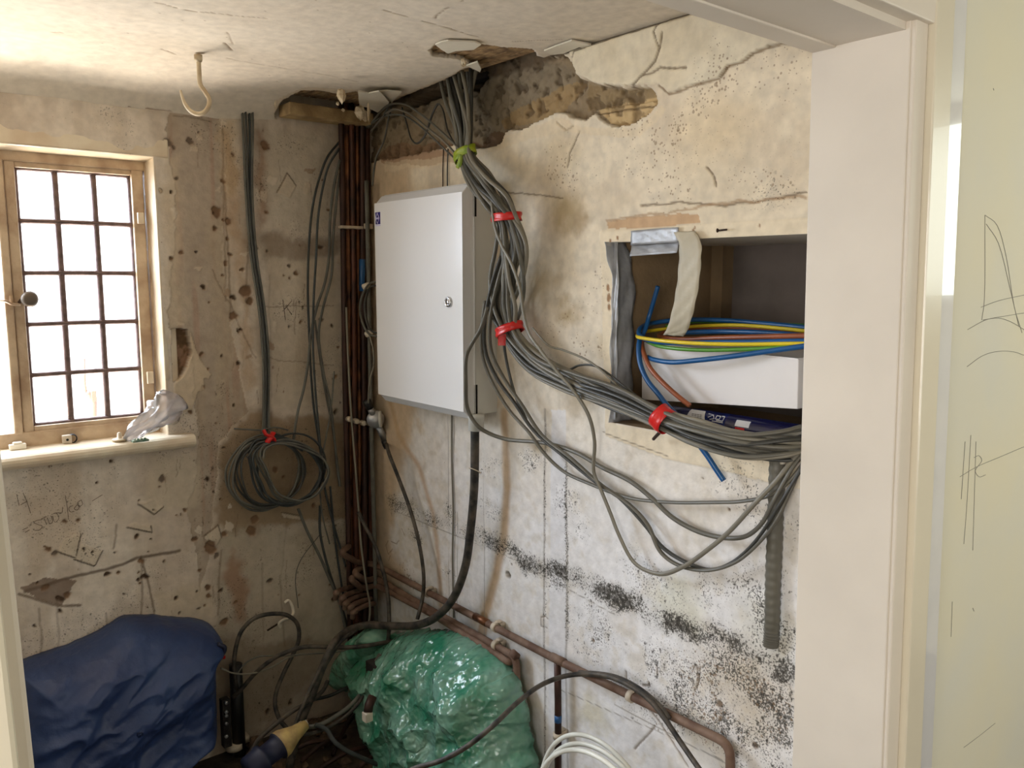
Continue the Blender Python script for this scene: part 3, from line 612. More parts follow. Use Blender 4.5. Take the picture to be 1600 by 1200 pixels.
def crumb(p, r, m, name, parent, sq=(1, 1, 1), seed=0):
    rr = random.Random(seed); v = []; f = []
    for i in range(5):
        th = math.pi * i / 4
        for k in range(7):
            ph = 2*math.pi*k/7; q = r * rr.uniform(.7, 1.2)
            v.append(p + np.array((math.sin(th)*math.cos(ph)*q*sq[0], math.sin(th)*math.sin(ph)*q*sq[1], math.cos(th)*q*sq[2])))
    for i in range(4):
        for k in range(7): f.append((i*7+k, i*7+(k+1) % 7, (i+1)*7+(k+1) % 7, (i+1)*7+k))
    return mesh(name, v, f, m, parent)
for k, (x, y, r, sq) in enumerate(((563,176,.017,(1,1,1.4)),(570,182,.013,(1,1,1.6)),(576,176,.010,(.6,.6,3.2)),(534,150,.014,(1,1,1.6)),(528,162,.006,(1,1,1)),(724,98,.008,(1,1,1.2)),(536,172,.006,(1,1,1)),(430,162,.004,(.7,.7,3)))):
    crumb(G(x, y, 2.225), r, M['rag'], 'plaster_crumb', CE, sq, k)

# ---- window: reveal, frame, leaded casement, sill
w1 = empty('window_1', B(150, 700, 0), None, None); struct(w1)
ro = B(228, 300, -.065)[0]; zt = B(120, 250, -.065)[2]
yI = .065
rv = MB()
rv.hexa([(OPX1, -.004, OPZ0-.03), (OPX1+.05, -.004+.02, OPZ0-.03), (OPX1+.05, yI+.08, OPZ0-.03), (ro-.004, yI+.08, OPZ0-.03),
         (OPX1, -.004, OPZ1+.0), (OPX1+.05, .016, OPZ1), (OPX1+.05, yI+.08, OPZ1), (ro-.004, yI+.08, OPZ1)])
rv.build('window_reveal', M['sill'], w1, bevel=.006)
rv = MB(); rv.hexa([(-2.0, -.004, OPZ1), (OPX1+.05, -.004, OPZ1), (OPX1+.05, yI+.08, zt), (-2.0, yI+.08, zt), (-2.0, .0, OPZ1+.06), (OPX1+.05, .0, OPZ1+.06), (OPX1+.05, yI+.08, OPZ1+.06), (-2.0, yI+.08, OPZ1+.06)])
rv.build('window_reveal', M['sill'], w1, bevel=.006)
gTL, gTR, gBR, gBL = B(22,262,-.085), B(204,275,-.085), B(222,648,-.085), B(50,665,-.085)
cx0, cx1 = min(gTL[0], gBL[0]), gTR[0]; gx0 = (gTL[0]+gBL[0])/2; gx1 = (gTR[0]+gBR[0])/2; gz1 = (gTL[2]+gTR[2])/2; gz0 = (gBL[2]+gBR[2])/2
pL = B(22, 670, -.06)[0]; fzb = B(150, 690, -.06)[2]
fm = MB()
fm.box((gx1+.040, .062, fzb-.06), (ro+.03, .15, zt+.03))                       # right frame jamb
fm.box((-2.0, .062, gz1+.016), (ro, .15, zt+.03))                              # head
fm.box((-2.0, .062, fzb-.06), (ro, .15, gz0-.014))                             # bottom rail
fm.box((pL, .056, gz0-.02), (gx0-.030, .15, gz1+.02))                          # mullion
fm.build('window_frame', M['framepaint'], w1, bevel=.005)
cs = MB(); q = .010
cs.box((gx0-.028, .066, gz0-.030), (gx0+.0, .115, gz1+.02)); cs.box((gx1, .066, gz0-.03), (gx1+.036, .115, gz1+.02))
cs.box((gx0, .068, gz1), (gx1, .115, gz1+.02)); cs.box((gx0, .068, gz0-.03), (gx1, .115, gz0))
cs.build('casement_frame', M['framepaint'], w1, bevel=.004)
gy = .088
gb = MB()
for i in range(4): 
    x = gx0 + (gx1-gx0)*i/3; gb.tube(spline([(x, gy, gz0), (x+.001, gy, (gz0+gz1)/2), (x, gy, gz1)], 6), .0100, .0085, 8)
for j in range(6):
    z = gz0 + (gz1-gz0)*j/5; gb.tube(spline([(gx0, gy-.002, z), ((gx0+gx1)/2, gy-.002, z+.001), (gx1, gy-.002, z)], 6), .0092, .0080, 8)
gb.build('lead_came', M['lead'], w1, True)
MB().box((gx0, gy+.001, gz0), (gx1, gy+.004, gz1)).build('glass', M['glass'], w1)
MB().box((-2.0, gy+.001, gz0), (pL, gy+.004, gz1)).build('glass', M['glass'], w1)
hk = MB(); hp = B(37, 467, -.065); hk.lathe(hp, (.25, -1, 0), [(-.02,.008),(.012,.008),(.016,.012),(.03,.022),(.042,.024),(.05,.018),(.053,.006)], 18)
hk.tube(spline([hp+(-.012,.0,-.01), hp+(-.004,-.016,.002), hp+(.004,-.012,0)], 4), .005, seg=8); hk.build('window_knob', M['brass'], w1, True)
st = MB(); st.tube(spline([B(2,470,-.05), B(10,471,-.04), B(18,475,-.045), B(30,476,-.055)], 5), .008, .004, 8); st.box(B(14,462,-.055)+(0,.004,0), B(22,484,-.055)); st.build('casement_fastener', M['framepaint'], w1, True)
for (x, y) in ((220,341),(235,590)):
    a = B(x-6, y-9, -.06); b = B(x+5, y+9, -.06); MB().box(a+(0,-.008,0), b+(0,.006,0)).build('hinge', M['sill'], w1, bevel=.002)
sx = B(305, 690, .04)[0]; sz = B(150, 697, .045)[2]
sl = MB(); prof = []
for t in np.linspace(-math.pi/2, math.pi/2, 9): prof.append((-.028 - .024*math.cos(t), sz - .022 + .022*math.sin(t)))
prof = [(.07, sz-.044)] + prof + [(.07, sz + .004)]
n = len(prof); v = [(-2.0, y, z) for y, z in prof] + [(sx, y, z) for y, z in prof]
sl.add(v, [(i, (i+1) % n, n+(i+1) % n, n+i) for i in range(n)] + [tuple(range(n))[::-1], tuple(range(n, 2*n))]); sl.build('window_sill', M['sill'], w1)

# ---- floor and the rest of the shell
MB().box((-2.4, .02, -.02), (.02, -2.0, 0)).build('floor', M['floor']); struct(bpy.data.objects['floor'])
def shell(name, a, b, m): return struct(MB().box(a, b).build(name, m))
shell('wall_left', (-2.0, .1, 0), (-2.06, -1.9, 2.44), M['wallpaint'])
# doorway lining, right
yF0, yF1 = R(1268, 85, -XJ)[1], R(1237, 1200, -XJ)[1]      # far edge, top and bottom (the jamb leans a little)
yN0, yN1 = R(1425, 30, -XJ)[1], R(1380, 1200, -XJ)[1]
zt0, zb0 = R(1268, 85, -XJ)[2], R(1237, 1200, -XJ)[2]
def lean(y0, y1, z): return y0 + (y1 - y0) * (zt0 - z) / (zt0 - zb0)
zc = R(1425, 28, -XJ)[2]
d1 = empty('door_1', (XJ, yN0, 0), None, None); struct(d1)
def post(name, m, x0, x1, ya, yb, z0=0.0, z1=2.4, bevel=.003):
    """x range; near and far y at (top, bottom)"""
    v = []
    for z in (z0, z1):
        a = lean(*ya, z); b = lean(*yb, z); v += [(x0, a, z), (x1, a, z), (x1, b, z), (x0, b, z)]
    return MB().hexa(v).build(name, m, d1, bevel=bevel)
x4_ = B(1519, 30, -(yN0 - .020))[0]
post('door_lining', M['creamsat'], XJ, x4_ - .012, (yN0, yN1), (yF0, yF1))
def xn(px0, off): return B(px0, 30, -(yN0 - off))[0]
# stepped architrave on the hall side
a0 = XJ + .012
x1 = xn(1440, .0); x2 = xn(1456, .012); x3 = xn(1493, .022); x4 = xn(1519, .020)
def arch(name, m, x0, x1, out): return post(name, m, x0, x1, (yN0 - out, yN1 - out), (yN0 + .01, yN1 + .01))
arch('architrave_bead', M['creamsat'], xn(1433, .008), x2, .008)
arch('architrave', M['cream'], x2, x3, .022)
arch('architrave_edge', M['whitegloss'], x3 + .003, x4, .012)
# head of the doorway
zs = 2.4
def head(name, m, y0, y1, z0, z1, x0=-1.6, x1=XJ+.001):
    return MB().box((x0, y0, z0), (x1, y1, z1)).build(name, m, d1, bevel=.003)
zS = R(1270, 83, -XJ)[2]
head('head_lining', M['creamsat'], yN0, yF0 + .0, zS + .030, zs)
head('door_stop', M['creamsat'], yF0, yF0 - .052, zS, zS + .04)
head('head_architrave', M['creamsat'], yN0 - .018, yN0 + .02, zc - .004, zs, -1.6, x2 + .01)
# left jamb
xl = B(28, 950, -(yN0+yN1)/2)[0]
lj = []
for (z, px_, py_) in ((0, 62, 1260), (2.4, -70, -400)):
    pass
pA = B(0, 690, -yN0); pB_ = B(55, 1200, -yN0); sl_ = (pB_[0]-pA[0])/(pB_[2]-pA[2])
def xl_(z): return pA[0] + sl_ * (z - pA[2])
v = []
for z in (0, 2.4): v += [(-2.3, yN0, z), (xl_(z), yN0, z), (xl_(z), yF0, z), (-2.3, yF0, z)]
MB().hexa(v).build('door_lining', M['creamsat'], d1, bevel=.004)
v = []
for z in (0, 2.4): v += [(-2.3, yN0-.016, z), (xl_(z)-.012, yN0-.016, z), (xl_(z)-.012, yN0+.002, z), (-2.3, yN0+.002, z)]
MB().hexa(v).build('architrave', M['cream'], d1, bevel=.005)
shell('wall_partition', (-2.4, yF0 - .01, 2.12), (XJ, yN0 + .01, 2.44), M['creamsat'])
# hall
hw = shell('wall_hall', (x4 - .02, yN0 - .004, 0), (2.2, yN0 + .1, 2.44), M['hall'])
pl = MB()
def hp_(px, py): return B(px, py, -(yN0 - .0045))
for l in ([(1539,336),(1538,470),(1534,500)], [(1539,336),(1558,352),(1572,400),(1585,480),(1597,520)], [(1541,350),(1560,380),(1578,450),(1592,510)], [(1533,480),(1560,470),(1600,461)], [(1512,515),(1540,500),(1570,494),(1600,489)], [(1536,500),(1560,497),(1580,503),(1600,515)],
          [(1511,573),(1535,556),(1560,549),(1585,550),(1600,555)], [(1500,745),(1525,730),(1560,715),(1600,698)], [(1517,680),(1510,800),(1506,850)], [(1525,690),(1520,860)], [(1508,690),(1502,780)], [(1522,715),(1530,712),(1534,720),(1524,735),(1530,745),(1540,742)],
          [(1488,940),(1486,995)], [(1506,1168),(1530,1150),(1555,1130)], [(1520,950),(1522,955)], [(1552,138),(1553,141)]):
    pl.tube(spline([hp_(*p) for p in l], 4), .0006, seg=5)
pl.build('pencil_sketch', M['pencil'], hw)
shell('floor_hall', (-3.4, yN0, -.02), (2.2, -5.2, 0), M['floor'])
shell('ceiling_hall', (-3.4, yN0+.1, 2.44), (2.2, -5.2, 2.47), M['skin'])
shell('wall_hall_left', (-3.4, yN0, 0), (-3.45, -5.2, 2.44), M['hall'])
shell('wall_hall_right', (2.2, yN0, 0), (2.25, -5.2, 2.44), M['hall'])
shell('wall_hall_near', (-3.4, -5.2, 0), (2.2, -5.25, 2.44), M['hall'])
shell('wall_hall_side', (-3.4, yN0, 0), (-2.3, yN0+.05, 2.44), M['hall'])

# ================================================================ METER CABINET
cyR = -.784
def CYR(px, py): r = ray(px, py); return CAM + r * (cyR - CAM[1]) / r[1]      # on the plane of the cabinet's right side
xRim = CYR(742, 400)[0]; xFace = CYR(722.5, 400)[0]; xHinge = CYR(740, 400)[0]
cyL = R(586.5, 400, -xFace)[1] + .0
zT = CYR(740, 287)[2]; zB = CYR(740, 655)[2]; zTb = zT; zBb = CYR(778, 644)[2]
cab = empty('electric_cabinet', (0, (cyR+cyL)/2, zB), 'light grey metal meter cabinet with a locked door on the mouldy wall', 'cabinet')
MB().box((.01, cyR, zBb), (xRim - .0, cyL - .004, zTb)).build('body', M['cabside'], cab, bevel=.003)
bz = .030; rz = .006
v = []
def ring(x, iy, iz): return [(x, cyR + iy, zB + iz), (x, cyL - iy, zB + iz), (x, cyL - iy, zT - iz), (x, cyR + iy, zT - iz)]
xa = xRim - .004; xb = xa - .014
v = ring(xa, 0, 0) + ring(xb, 0, 0) + ring(xFace, .004, bz)
f = [(0,1,2,3), (8,9,10,11)[::-1]]
for k in (0, 4):
    for i in range(4): j = (i+1) % 4; f.append((k+i, k+j, k+4+j, k+4+i))
door = mesh('door', v, f, M['cabinet'], cab); bv = door.modifiers.new('b', 'BEVEL'); bv.width = .004; bv.segments = 3
MB().box((xRim - .006, cyR - .0015, zT - .095), (xRim + .006, cyR + .006, zT - .004)).build('hinge_slot', M['darkslot'], cab)
MB().box((xRim - .006, cyR - .0015, zB + .004), (xRim + .006, cyR + .006, zB + .105)).build('hinge_slot', M['darkslot'], cab)
lk = R(701.5, 472, -xFace)
MB().lathe(lk, (-1, 0, 0), [(-.002,.016),(.004,.016),(.007,.014),(.007,.011),(.004,.010),(.004,.0075),(.008,.0075),(.008,.002)], 24).build('lock', M['chrome'], door, True)
MB().box(lk + (-.0085, -.0012, -.005), lk + (-.0075, .0012, .005)).build('keyhole', M['darkslot'], door)
s0, s1 = R(586.2, 332, -xFace + .0006), R(594.2, 350, -xFace + .0006)
s0[1] = min(s0[1], cyL - .006)
st_ = MB().box(s0, s1 + (.001, 0, 0)).build('sticker', M['sticker'], door)
a, b = s0, s1; pt = lambda u, v_: (xFace - .0010, a[1] + (b[1]-a[1])*u, a[2] + (b[2]-a[2])*v_)
sg = MB()
for tri in ([(.12,.47),(.45,.06),(.78,.47)], [(.12,.57),(.45,.94),(.78,.57)]):
    for i in range(3): sg.tube([pt(*tri[i]), pt(*tri[(i+1) % 3])], .0011, seg=5)
sg.tube([pt(.1,.52), pt(.9,.52)], .0009, seg=5); sg.build('printed_arrows', M['stickerwhite'], st_)
MB().box((xFace-.0006, s0[1], s1[2]-.006), (xFace+.001, s1[1], s1[2]-.001)).build('sticker_strip', M['stickerwhite'], door)
gl = R(744, 662, .086); 
MB().lathe((gl[0], gl[1], zBb + .004), (0, 0, -1), [(0,.026),(.012,.026),(.014,.024),(.050,.024),(.052,.018)], 20).build('cable_gland', M['cabside'], cab, True)

# ================================================================ COPPER RISERS in the corner
risers = [((532,170),(546,965),.040,.0105,'copperdark'), ((541,172),(550,968),.022,.0105,'copper2'), ((549,176),(557,970),.048,.010,'copper'), ((557,176),(562,972),.030,.0105,'copper2'),
          ((565,178),(570,975),.052,.0105,'copperdark'), ((573,180),(579,975),.036,.0115,'copper'), ((581,250),(587,975),.026,.008,'greyold')]
rl = ['leftmost of the brown copper risers in the corner', 'second copper riser from the left in the corner, bright streaked', 'third copper riser from the left in the corner', 'fourth copper riser from the left in the corner, golden streaks near its top',
      'fifth copper riser from the left, with a strip of blue tape', 'sixth copper riser in the corner, behind the silver junction box', 'thin grey pipe rising beside the meter cabinet, rightmost in the corner']
for k, ((x0,y0),(x1,y1),off,r,m) in enumerate(risers):
    a = B(x0, y0, off); b = B(x1, y1, off); a[0] = min(a[0], -.014); b[0] = min(b[0], -.014)
    if k == 6: a = R(581, 250, .05); b = R(586, 975, .05); a[1]=b[1]=-.09
    top = a + (a - b) * (.06 if k < 6 else .0)
    nm = 'copper_pipe' if k < 6 else 'grey_pipe'
    rt_ = empty(nm, b, rl[k], 'pipe', 'copper risers in the corner' if k < 6 else None)
    pts = [b + (0,0,-.12) + (top-b)*t*1.03 + np.array((math.sin(t*9+k)*.0012, 0, 0)) for t in np.linspace(0, 1, 24)]
    MB().tube(pts, r, seg=14).build('tube', M[m], rt_, True)
    if k == 4:
        c0 = B(566, 405, off); c1 = B(566, 455, off); MB().tube([c0, (c0+c1)/2, c1], r*1.12, seg=14).build('blue_tape', M['tapeblue'], rt_, True)
def boxpx(name, m, fn, x0, y0, x1, y1, off, thick, parent=None, bevel=.002):
    a = fn(x0, y0, off); b = fn(x1, y1, off); d = np.array((thick, 0, 0)) if fn is R else np.array((0, thick, 0))
    return MB().box(a, b + d).build(name, m, parent, bevel=bevel)
c = boxpx('pipe_clip', M['clip'], B, 534, 352, 568, 358, .066, .03); tag(c, 'left white plastic strap across the copper risers', 'pipe clip', 'straps holding the copper risers')
c = boxpx('pipe_clip', M['clip'], B, 570, 349, 583, 358, .07, .03); tag(c, 'right white plastic strap across the copper risers, by the cabinet', 'pipe clip', 'straps holding the copper risers')
sbar = MB(); P_ = [B(546, 655, .068), B(560, 658, .072), B(578, 664, .074)]; sbar.tube(P_, .007, .005, 8)
for t in (0, .33, .66): p = P_[0] + (P_[-1]-P_[0])*t; sbar.lathe(p, (0,-1,0), [(-.012,.010),(.010,.010),(.012,.006)], 10)
tag(sbar.build('saddle_strap', M['clip'], None, True), 'pale ribbed strap beside the silver junction box', 'strap')

# round aluminium junction box with two black glands
jc = B(587, 655, .10); jx = empty('junction_box', jc, 'round silver junction box with black glands over the copper risers', 'junction box')
ax = np.array((.30, 0, -.95)); ax /= np.linalg.norm(ax)
jn = np.array((-.55, -.83, .08)); jn /= np.linalg.norm(jn)
MB().lathe(jc - jn*.0, jn, [(-.030,.026),(-.024,.032),(.012,.033),(.018,.032)], 26).build('box_body', M['alu'], jx, True)
MB().lathe(jc + jn*.016 + np.array((.016,0,0)), (.80,-.58,.05), [(0,.031),(.006,.031),(.010,.029)], 26).build('lid', M['cabside'], jx, True)
up_ = B(576, 633, .10); dn_ = B(603, 692, .10)
for p, nm in ((up_, 'a'), (dn_, 'b')):
    d = p - jc; L_ = np.linalg.norm(d); d /= L_
    MB().lathe(jc, d, [(.026,.014),(L_-.012,.012)], 14).build('spout', M['alu'], jx, True)
    MB().lathe(jc, d, [(L_-.014,.014),(L_-.004,.016),(L_,.0155),(L_+.004,.0165),(L_+.020,.015),(L_+.022,.009)], 14).build('gland', M['black'], jx, True)

# ================================================================ LOW PIPE RUNS on the right wall
def pipe(name, pts, r, m, label, group=None, bends=True):
    root = empty(name, pts[0], label, 'pipe', group)
    P = [np.array(p, float) for p in pts]; out = [P[0]]
    for i in range(1, len(P)-1):
        a, b, c = P[i-1], P[i], P[i+1]; d1_ = (a-b)/np.linalg.norm(a-b); d2_ = (c-b)/np.linalg.norm(c-b); q_ = min(.035, np.linalg.norm(a-b)*.45, np.linalg.norm(c-b)*.45)
        for t in np.linspace(0, 1, 6): out.append((b+d1_*q_)*(1-t)**2 + 2*b*t*(1-t) + (b+d2_*q_)*t*t)
    out.append(P[-1]); MB().tube(out, r, seg=14).build('tube', m, root, True); return root
o = .035
p1 = pipe('copper_pipe', [B(545,853,.05), B(532,864,.085), R(562,880,.09), R(574,880,.05), R(588,883,o), R(765,976,o), R(870,1031,o), R(1141,1163,o), R(1141,1290,o)], .0115, M['pipedust'], 'long upper copper pipe running low along the mouldy wall to the doorway', 'low copper pipe runs')
p2 = pipe('copper_pipe', [B(563,888,.07), B(552,895,.11), R(572,908,.09), R(588,903,o), R(650,940,o), R(807,1027,o), R(812,1290,o)], .0115, M['pipedust'], 'middle copper pipe turning down by the green wrap, with a red band', 'low copper pipe runs')
p3 = pipe('copper_pipe', [B(556,900,.07), B(547,904,.11), R(566,920,.10), R(588,914,o+.005), R(680,962,o+.01), R(797,1036,o+.012), R(797,1030,o-.02)], .0115, M['pipedust'], 'lowest dusty copper pipe, stopping short above the green wrap', 'low copper pipe runs')
p4 = pipe('copper_pipe', [R(871,1034,.033), R(872,1100,.033), R(872,1300,.033)], .0105, M['copperdark'], 'dark copper drop pipe with a blue band below the tee', 'low copper pipe runs')
def band(root, fn, a, b, r, m, nm):
    A, B_ = fn(*a), fn(*b); MB().tube([A, (A+B_)/2, B_], r, seg=14).build(nm, m, root, True)
band(p2, R, (812,1082,o), (812,1100,o), .0120, M['tapered'], 'red_band')
band(p4, R, (872,1117,.033), (872,1128,.033), .0112, M['tapeblue'], 'blue_band')
band(p1, R, (742,963,o), (762,974,o), .0128, M['copper2'], 'coupling'); band(p1, R, (862,1026,o), (882,1036,o), .0130, M['pipedust'], 'tee_fitting')
band(p2, R, (800,1020,o), (808,1027,o), .0130, M['pipedust'], 'coupling')
def pclip(px, py, off, label, ax=None, m='clip'):
    p = R(px, py, off); ax = np.array((0, -1, 0)) if ax is None else ax
    c = MB().lathe(p - ax*.008, ax, [(0,.0125),(0,.0155),(.016,.0155),(.016,.0125)], 18)
    q = p.copy(); q[0] = -.0
    c.box((p[0]+.010, p[1]-.008, p[2]-.009), (.002, p[1]+.008, p[2]+.009)); c.box((p[0]+.004, p[1]-.008, p[2]+.010), (p[0]+.022, p[1]+.008, p[2]+.018))
    tag(c.build('pipe_clip', M[m], None, True), label, 'pipe clip', 'clips on the low pipes')
pclip(774, 980, o, 'pale clip on the upper low pipe above the green wrap'); pclip(775, 1008, o, 'pale clip on the middle low pipe, just below the upper clip')
pclip(986, 1088, o, 'white clip halfway along the pipe nearest the doorway'); pclip(872, 1149, .033, 'white clip on the drop pipe below its blue band', np.array((0,0,-1.0)))
pclip(668, 926, o, 'white clip on the upper low pipe nearest the corner')
for k, (x0,y0,x1,y1) in enumerate(((526,926,556,916),(535,934,562,922),(541,942,566,929),(548,948,574,936),(553,956,579,943))):
    a = B(x0,y0,.13+.006*k); b = R(x1+6,y1,.07); mid = (a+b)/2+(0,0,.006)
    root = empty('pipe_stub', a, ('top','second','third','fourth','lowest')[k] + ' of the short capped copper stubs stacked in the corner', 'pipe', 'short copper stubs in the corner')
    MB().tube(spline([a+(0.004,.02,-.03), a, mid, b], 6), .0095, seg=12).build('tube', M['pipedust'], root, True)
    d = (a-mid); d /= np.linalg.norm(d); MB().lathe(a - d*.012, d, [(0,.0115),(.016,.0120),(.024,.010),(.028,.004)], 12).build('cap', M['pipedust'], root, True)

# ================================================================ MAIN GREY BUNDLE
ST = [  # px, py, off, half width (px), half depth (m), rotation
 (716,98,.03,24,.025,0), (720,150,.05,22,.025,.2), (727,200,.07,15,.022,.4), (727,238,.085,12,.018,.5), (750,282,.12,20,.024,.7), (777,318,.12,20,.024,.9), (792,342,.10,17,.022,1.1), (800,385,.09,25,.028,1.5),
 (794,440,.085,27,.030,2.0), (789,480,.08,24,.026,2.5), (797,517,.078,15,.020,2.9), (832,560,.075,17,.020,3.1), (890,592,.075,20,.022,3.3), (960,622,.08,20,.020,3.5), (1032,654,.085,17,.018,3.6), (1090,676,.09,21,.020,3.7),
 (1160,692,.080,24,.022,3.8), (1225,694,.052,25,.016,3.9), (1262,690,.026,25,.012,3.9), (1320,680,.022,22,.010,4.0)]
rg = random.Random(11); NB_ = 22
tie_ids = []
for k in range(NB_):
    rad = math.sqrt((k + .5) / NB_); th = k * 2.39996; u0, v0 = rad*math.cos(th), rad*math.sin(th)
    pts = []; ph = rg.uniform(0, 6)
    for i, (x, y, off, hw_, hd, rot) in enumerate(ST):
        rr_ = rot * (1 if k % 3 else .6) ; u = u0*math.cos(rr_) - v0*math.sin(rr_); v_ = u0*math.sin(rr_) + v0*math.cos(rr_)
        j0, j1 = max(i-1, 0), min(i+1, len(ST)-1); tx, ty = ST[j1][0]-ST[j0][0], ST[j1][1]-ST[j0][1]; L_ = math.hypot(tx, ty); nx, ny = -ty/L_, tx/L_
        loose = 0 if i in (3, 6, 10, 14) else 1
        u += .22 * loose * math.sin(ph + i*1.3); v_ += .15 * loose * math.cos(ph*2 + i*1.1)
        if i == 0: u = u0*1.3 + .2*math.sin(ph); ny = 0; nx = 1 if nx > 0 else -1
        pts.append(R(x + nx*u*hw_, y + ny*u*hw_, max(off + v_*hd, .008)))
    e = pts[0].copy(); e[2] = 2.40; e[0] = -.03 - .03*abs(v0); pts.insert(0, e)
    m = ['grey','grey2','grey3','grey','greyold','grey2'][k % 6]
    cable('grey_cable', pts, .0060, M[m], 'flat grey cable in the thick bundle between broken ceiling and doorway', 'cable', 'grey cables of the thick bundle', .0042, n=7, seg=8)
for (name, x, y, off, dx, dy, w_, m, lab) in (('cable_tie',726,241,.085,-14,10,.013,'tapeyg','green and yellow tape tied round the bundle below the ceiling'), ('red_tape',791,340,.10,18,-3,.011,'tapered','uppermost red tape band round the bundle, right of the cabinet top'),
        ('red_tape',796,516,.08,15,-9,.012,'tapered','red tape band where the bundle turns, right of the cabinet'), ('red_tape',1036,655,.085,8,-17,.017,'tapered','red tape band on the bundle below the wall niche')):
    p = R(x, y, off); a = R(x+dx, y+dy, off) - R(x-dx, y-dy, off); hw_ = np.linalg.norm(a)/2; a /= np.linalg.norm(a); nrm = np.array((1.0, 0, 0)); ax_ = np.cross(a, nrm); ax_ /= np.linalg.norm(ax_)
    v = []; f = []; S_ = 28
    for j, t in enumerate((-1, -.5, 0, .5, 1)):
        for i in range(S_):
            an = 2*math.pi*i/S_; wob = 1 + .05*math.sin(3*an + j*1.7); v.append(p + ax_*t*w_ + a*math.cos(an)*(hw_*1.02)*wob + nrm*math.sin(an)*(.024 if name == 'cable_tie' else .036 if x < 900 else .029)*wob)
    for j in range(4):
        for i in range(S_): f.append((j*S_+i, j*S_+(i+1) % S_, (j+1)*S_+(i+1) % S_, (j+1)*S_+i))
    t_ = mesh(name, v, f, M[m], None, True); so = t_.modifiers.new('s', 'SOLIDIFY'); so.thickness = .0016
    tag(t_, lab, 'tape', 'tape bands on the bundle' if name == 'red_tape' else None)
    if name == 'cable_tie':
        e = R(718, 252, .115); MB().tube(spline([e+(0,0,.02), e, e+(0,.012,-.018)], 5), .006, .0015, 8).build('loose_end', M[m], t_)
        MB().tube(spline([e+(0,-.008,.015), e+(0,-.006,-.002), e+(0,.0,-.016)], 5), .005, .0015, 8).build('loose_end', M[m], t_)
    if x == 796:
        e = R(785, 528, .105); MB().tube(spline([e+(0,0,.012), e+(0,.002,-.006), e+(0,.002,-.022)], 5), .011, .001, 8).build('loose_end', M[m], t_)
# single cables round the bundle
def rc(pts, r, m, label, group='loose grey cables by the bundle', rb=None, name='grey_cable', n=8): return cable(name, rp(pts), r, M[m], label, 'cable', group, rb or r*.7, n)
rc([(768,315,.13),(772,350,.135),(782,380,.13),(798,410,.13),(812,450,.125),(818,490,.12),(826,520,.12),(845,548,.12),(870,580,.11),(897,612,.10),(920,650,.09),(929,690,.07),(928,738,.055),(940,768,.05),(953,800,.045),(968,838,.04),(992,880,.04),(1030,897,.04),(1068,885,.045),(1107,858,.05),(1140,830,.055),(1178,788,.06),(1212,752,.05),(1250,706,.036),(1272,694,.022)], .0056, 'grey2', 'grey cable crossing over the bundle and hanging in the lowest loop')
rc([(762,480,.135),(752,512,.135),(736,540,.14),(729,556,.155),(728,600,.155),(731,640,.13),(745,664,.115),(760,675,.09),(790,686,.06),(850,692,.035),(900,707,.03),(940,730,.03),(985,752,.03),(1018,778,.03),(1050,808,.03),(1090,830,.03),(1130,840,.03),(1165,838,.035),(1190,818,.04),(1211,778,.05),(1248,716,.036),(1272,694,.022)], .0060, 'grey', 'grey cable passing below the cabinet and looping low toward the doorway')
rc([(783,400,.09),(770,440,.10),(758,500,.10),(759,550,.085),(777,592,.07),(805,631,.06),(834,673,.05),(880,712,.04),(928,751,.035),(967,777,.03),(1010,823,.03),(1032,852,.03),(1065,875,.03),(1107,890,.03),(1140,881,.035),(1172,855,.04),(1195,826,.045),(1221,784,.05),(1250,735,.036),(1272,694,.022)], .0056, 'grey3', 'dark grey cable dropping from the bundle beside the cabinet, inner of the pair')
rc([(790,400,.09),(778,440,.10),(766,500,.10),(768,550,.085),(788,592,.07),(815,632,.06),(847,680,.05),(892,716,.045),(940,758,.04),(986,791,.035),(1012,820,.035),(1032,862,.035),(1060,883,.035),(1105,891,.035),(1150,878,.04),(1184,850,.045),(1212,815,.05),(1236,765,.042),(1256,720,.03),(1272,694,.022)], .0056, 'grey', 'grey cable dropping from the bundle beside the cabinet, outer of the pair')
rc([(758,470,.10),(752,520,.10),(755,560,.085),(768,595,.075),(795,640,.06),(826,675,.05),(850,708,.04),(880,736,.03),(922,756,.028),(984,778,.028),(1050,785,.028),(1110,785,.03),(1162,783,.035),(1207,772,.045),(1235,750,.042),(1256,722,.03),(1272,700,.022)], .0050, 'grey', 'grey cable whose end section runs level above the hanging loops')
rc([(786,520,.08),(789,550,.07),(796,585,.06),(806,620,.055),(822,655,.05)], .0045, 'grey3', 'short grey cable leaving the second red tape downward', None)
rc([(832,512,.09),(858,540,.09),(880,547,.08),(912,560,.07),(935,575,.07),(958,596,.07),(975,612,.07)], .0042, 'grey2', 'thin pale cable arching above the bundle left of the niche', None)
rc([(868,575,.07),(888,578,.07),(905,571,.06),(930,572,.06),(952,585,.06),(978,606,.07),(1000,622,.08),(1030,640,.085)], .0042, 'grey3', 'thin dark cable arching above the bundle left of the niche', None)
rc([(575,200,.02),(606,165,.06),(635,164,.07),(662,182,.07),(690,206,.08),(715,230,.09),(740,258,.11),(760,290,.13)], .0048, 'grey', 'upper of the grey cables slanting from the corner hole to the tape')
rc([(580,205,.02),(612,172,.05),(640,178,.06),(668,200,.07),(695,222,.08),(716,246,.09),(742,275,.12),(757,305,.13)], .0048, 'grey2', 'lower of the grey cables slanting from the corner hole to the tape')
rc([(570,200,.02),(600,182,.04),(628,180,.05),(650,192,.06),(675,214,.07),(700,238,.08),(726,262,.09)], .0042, 'greyold', 'dusty cable under the two slanting ones', None)
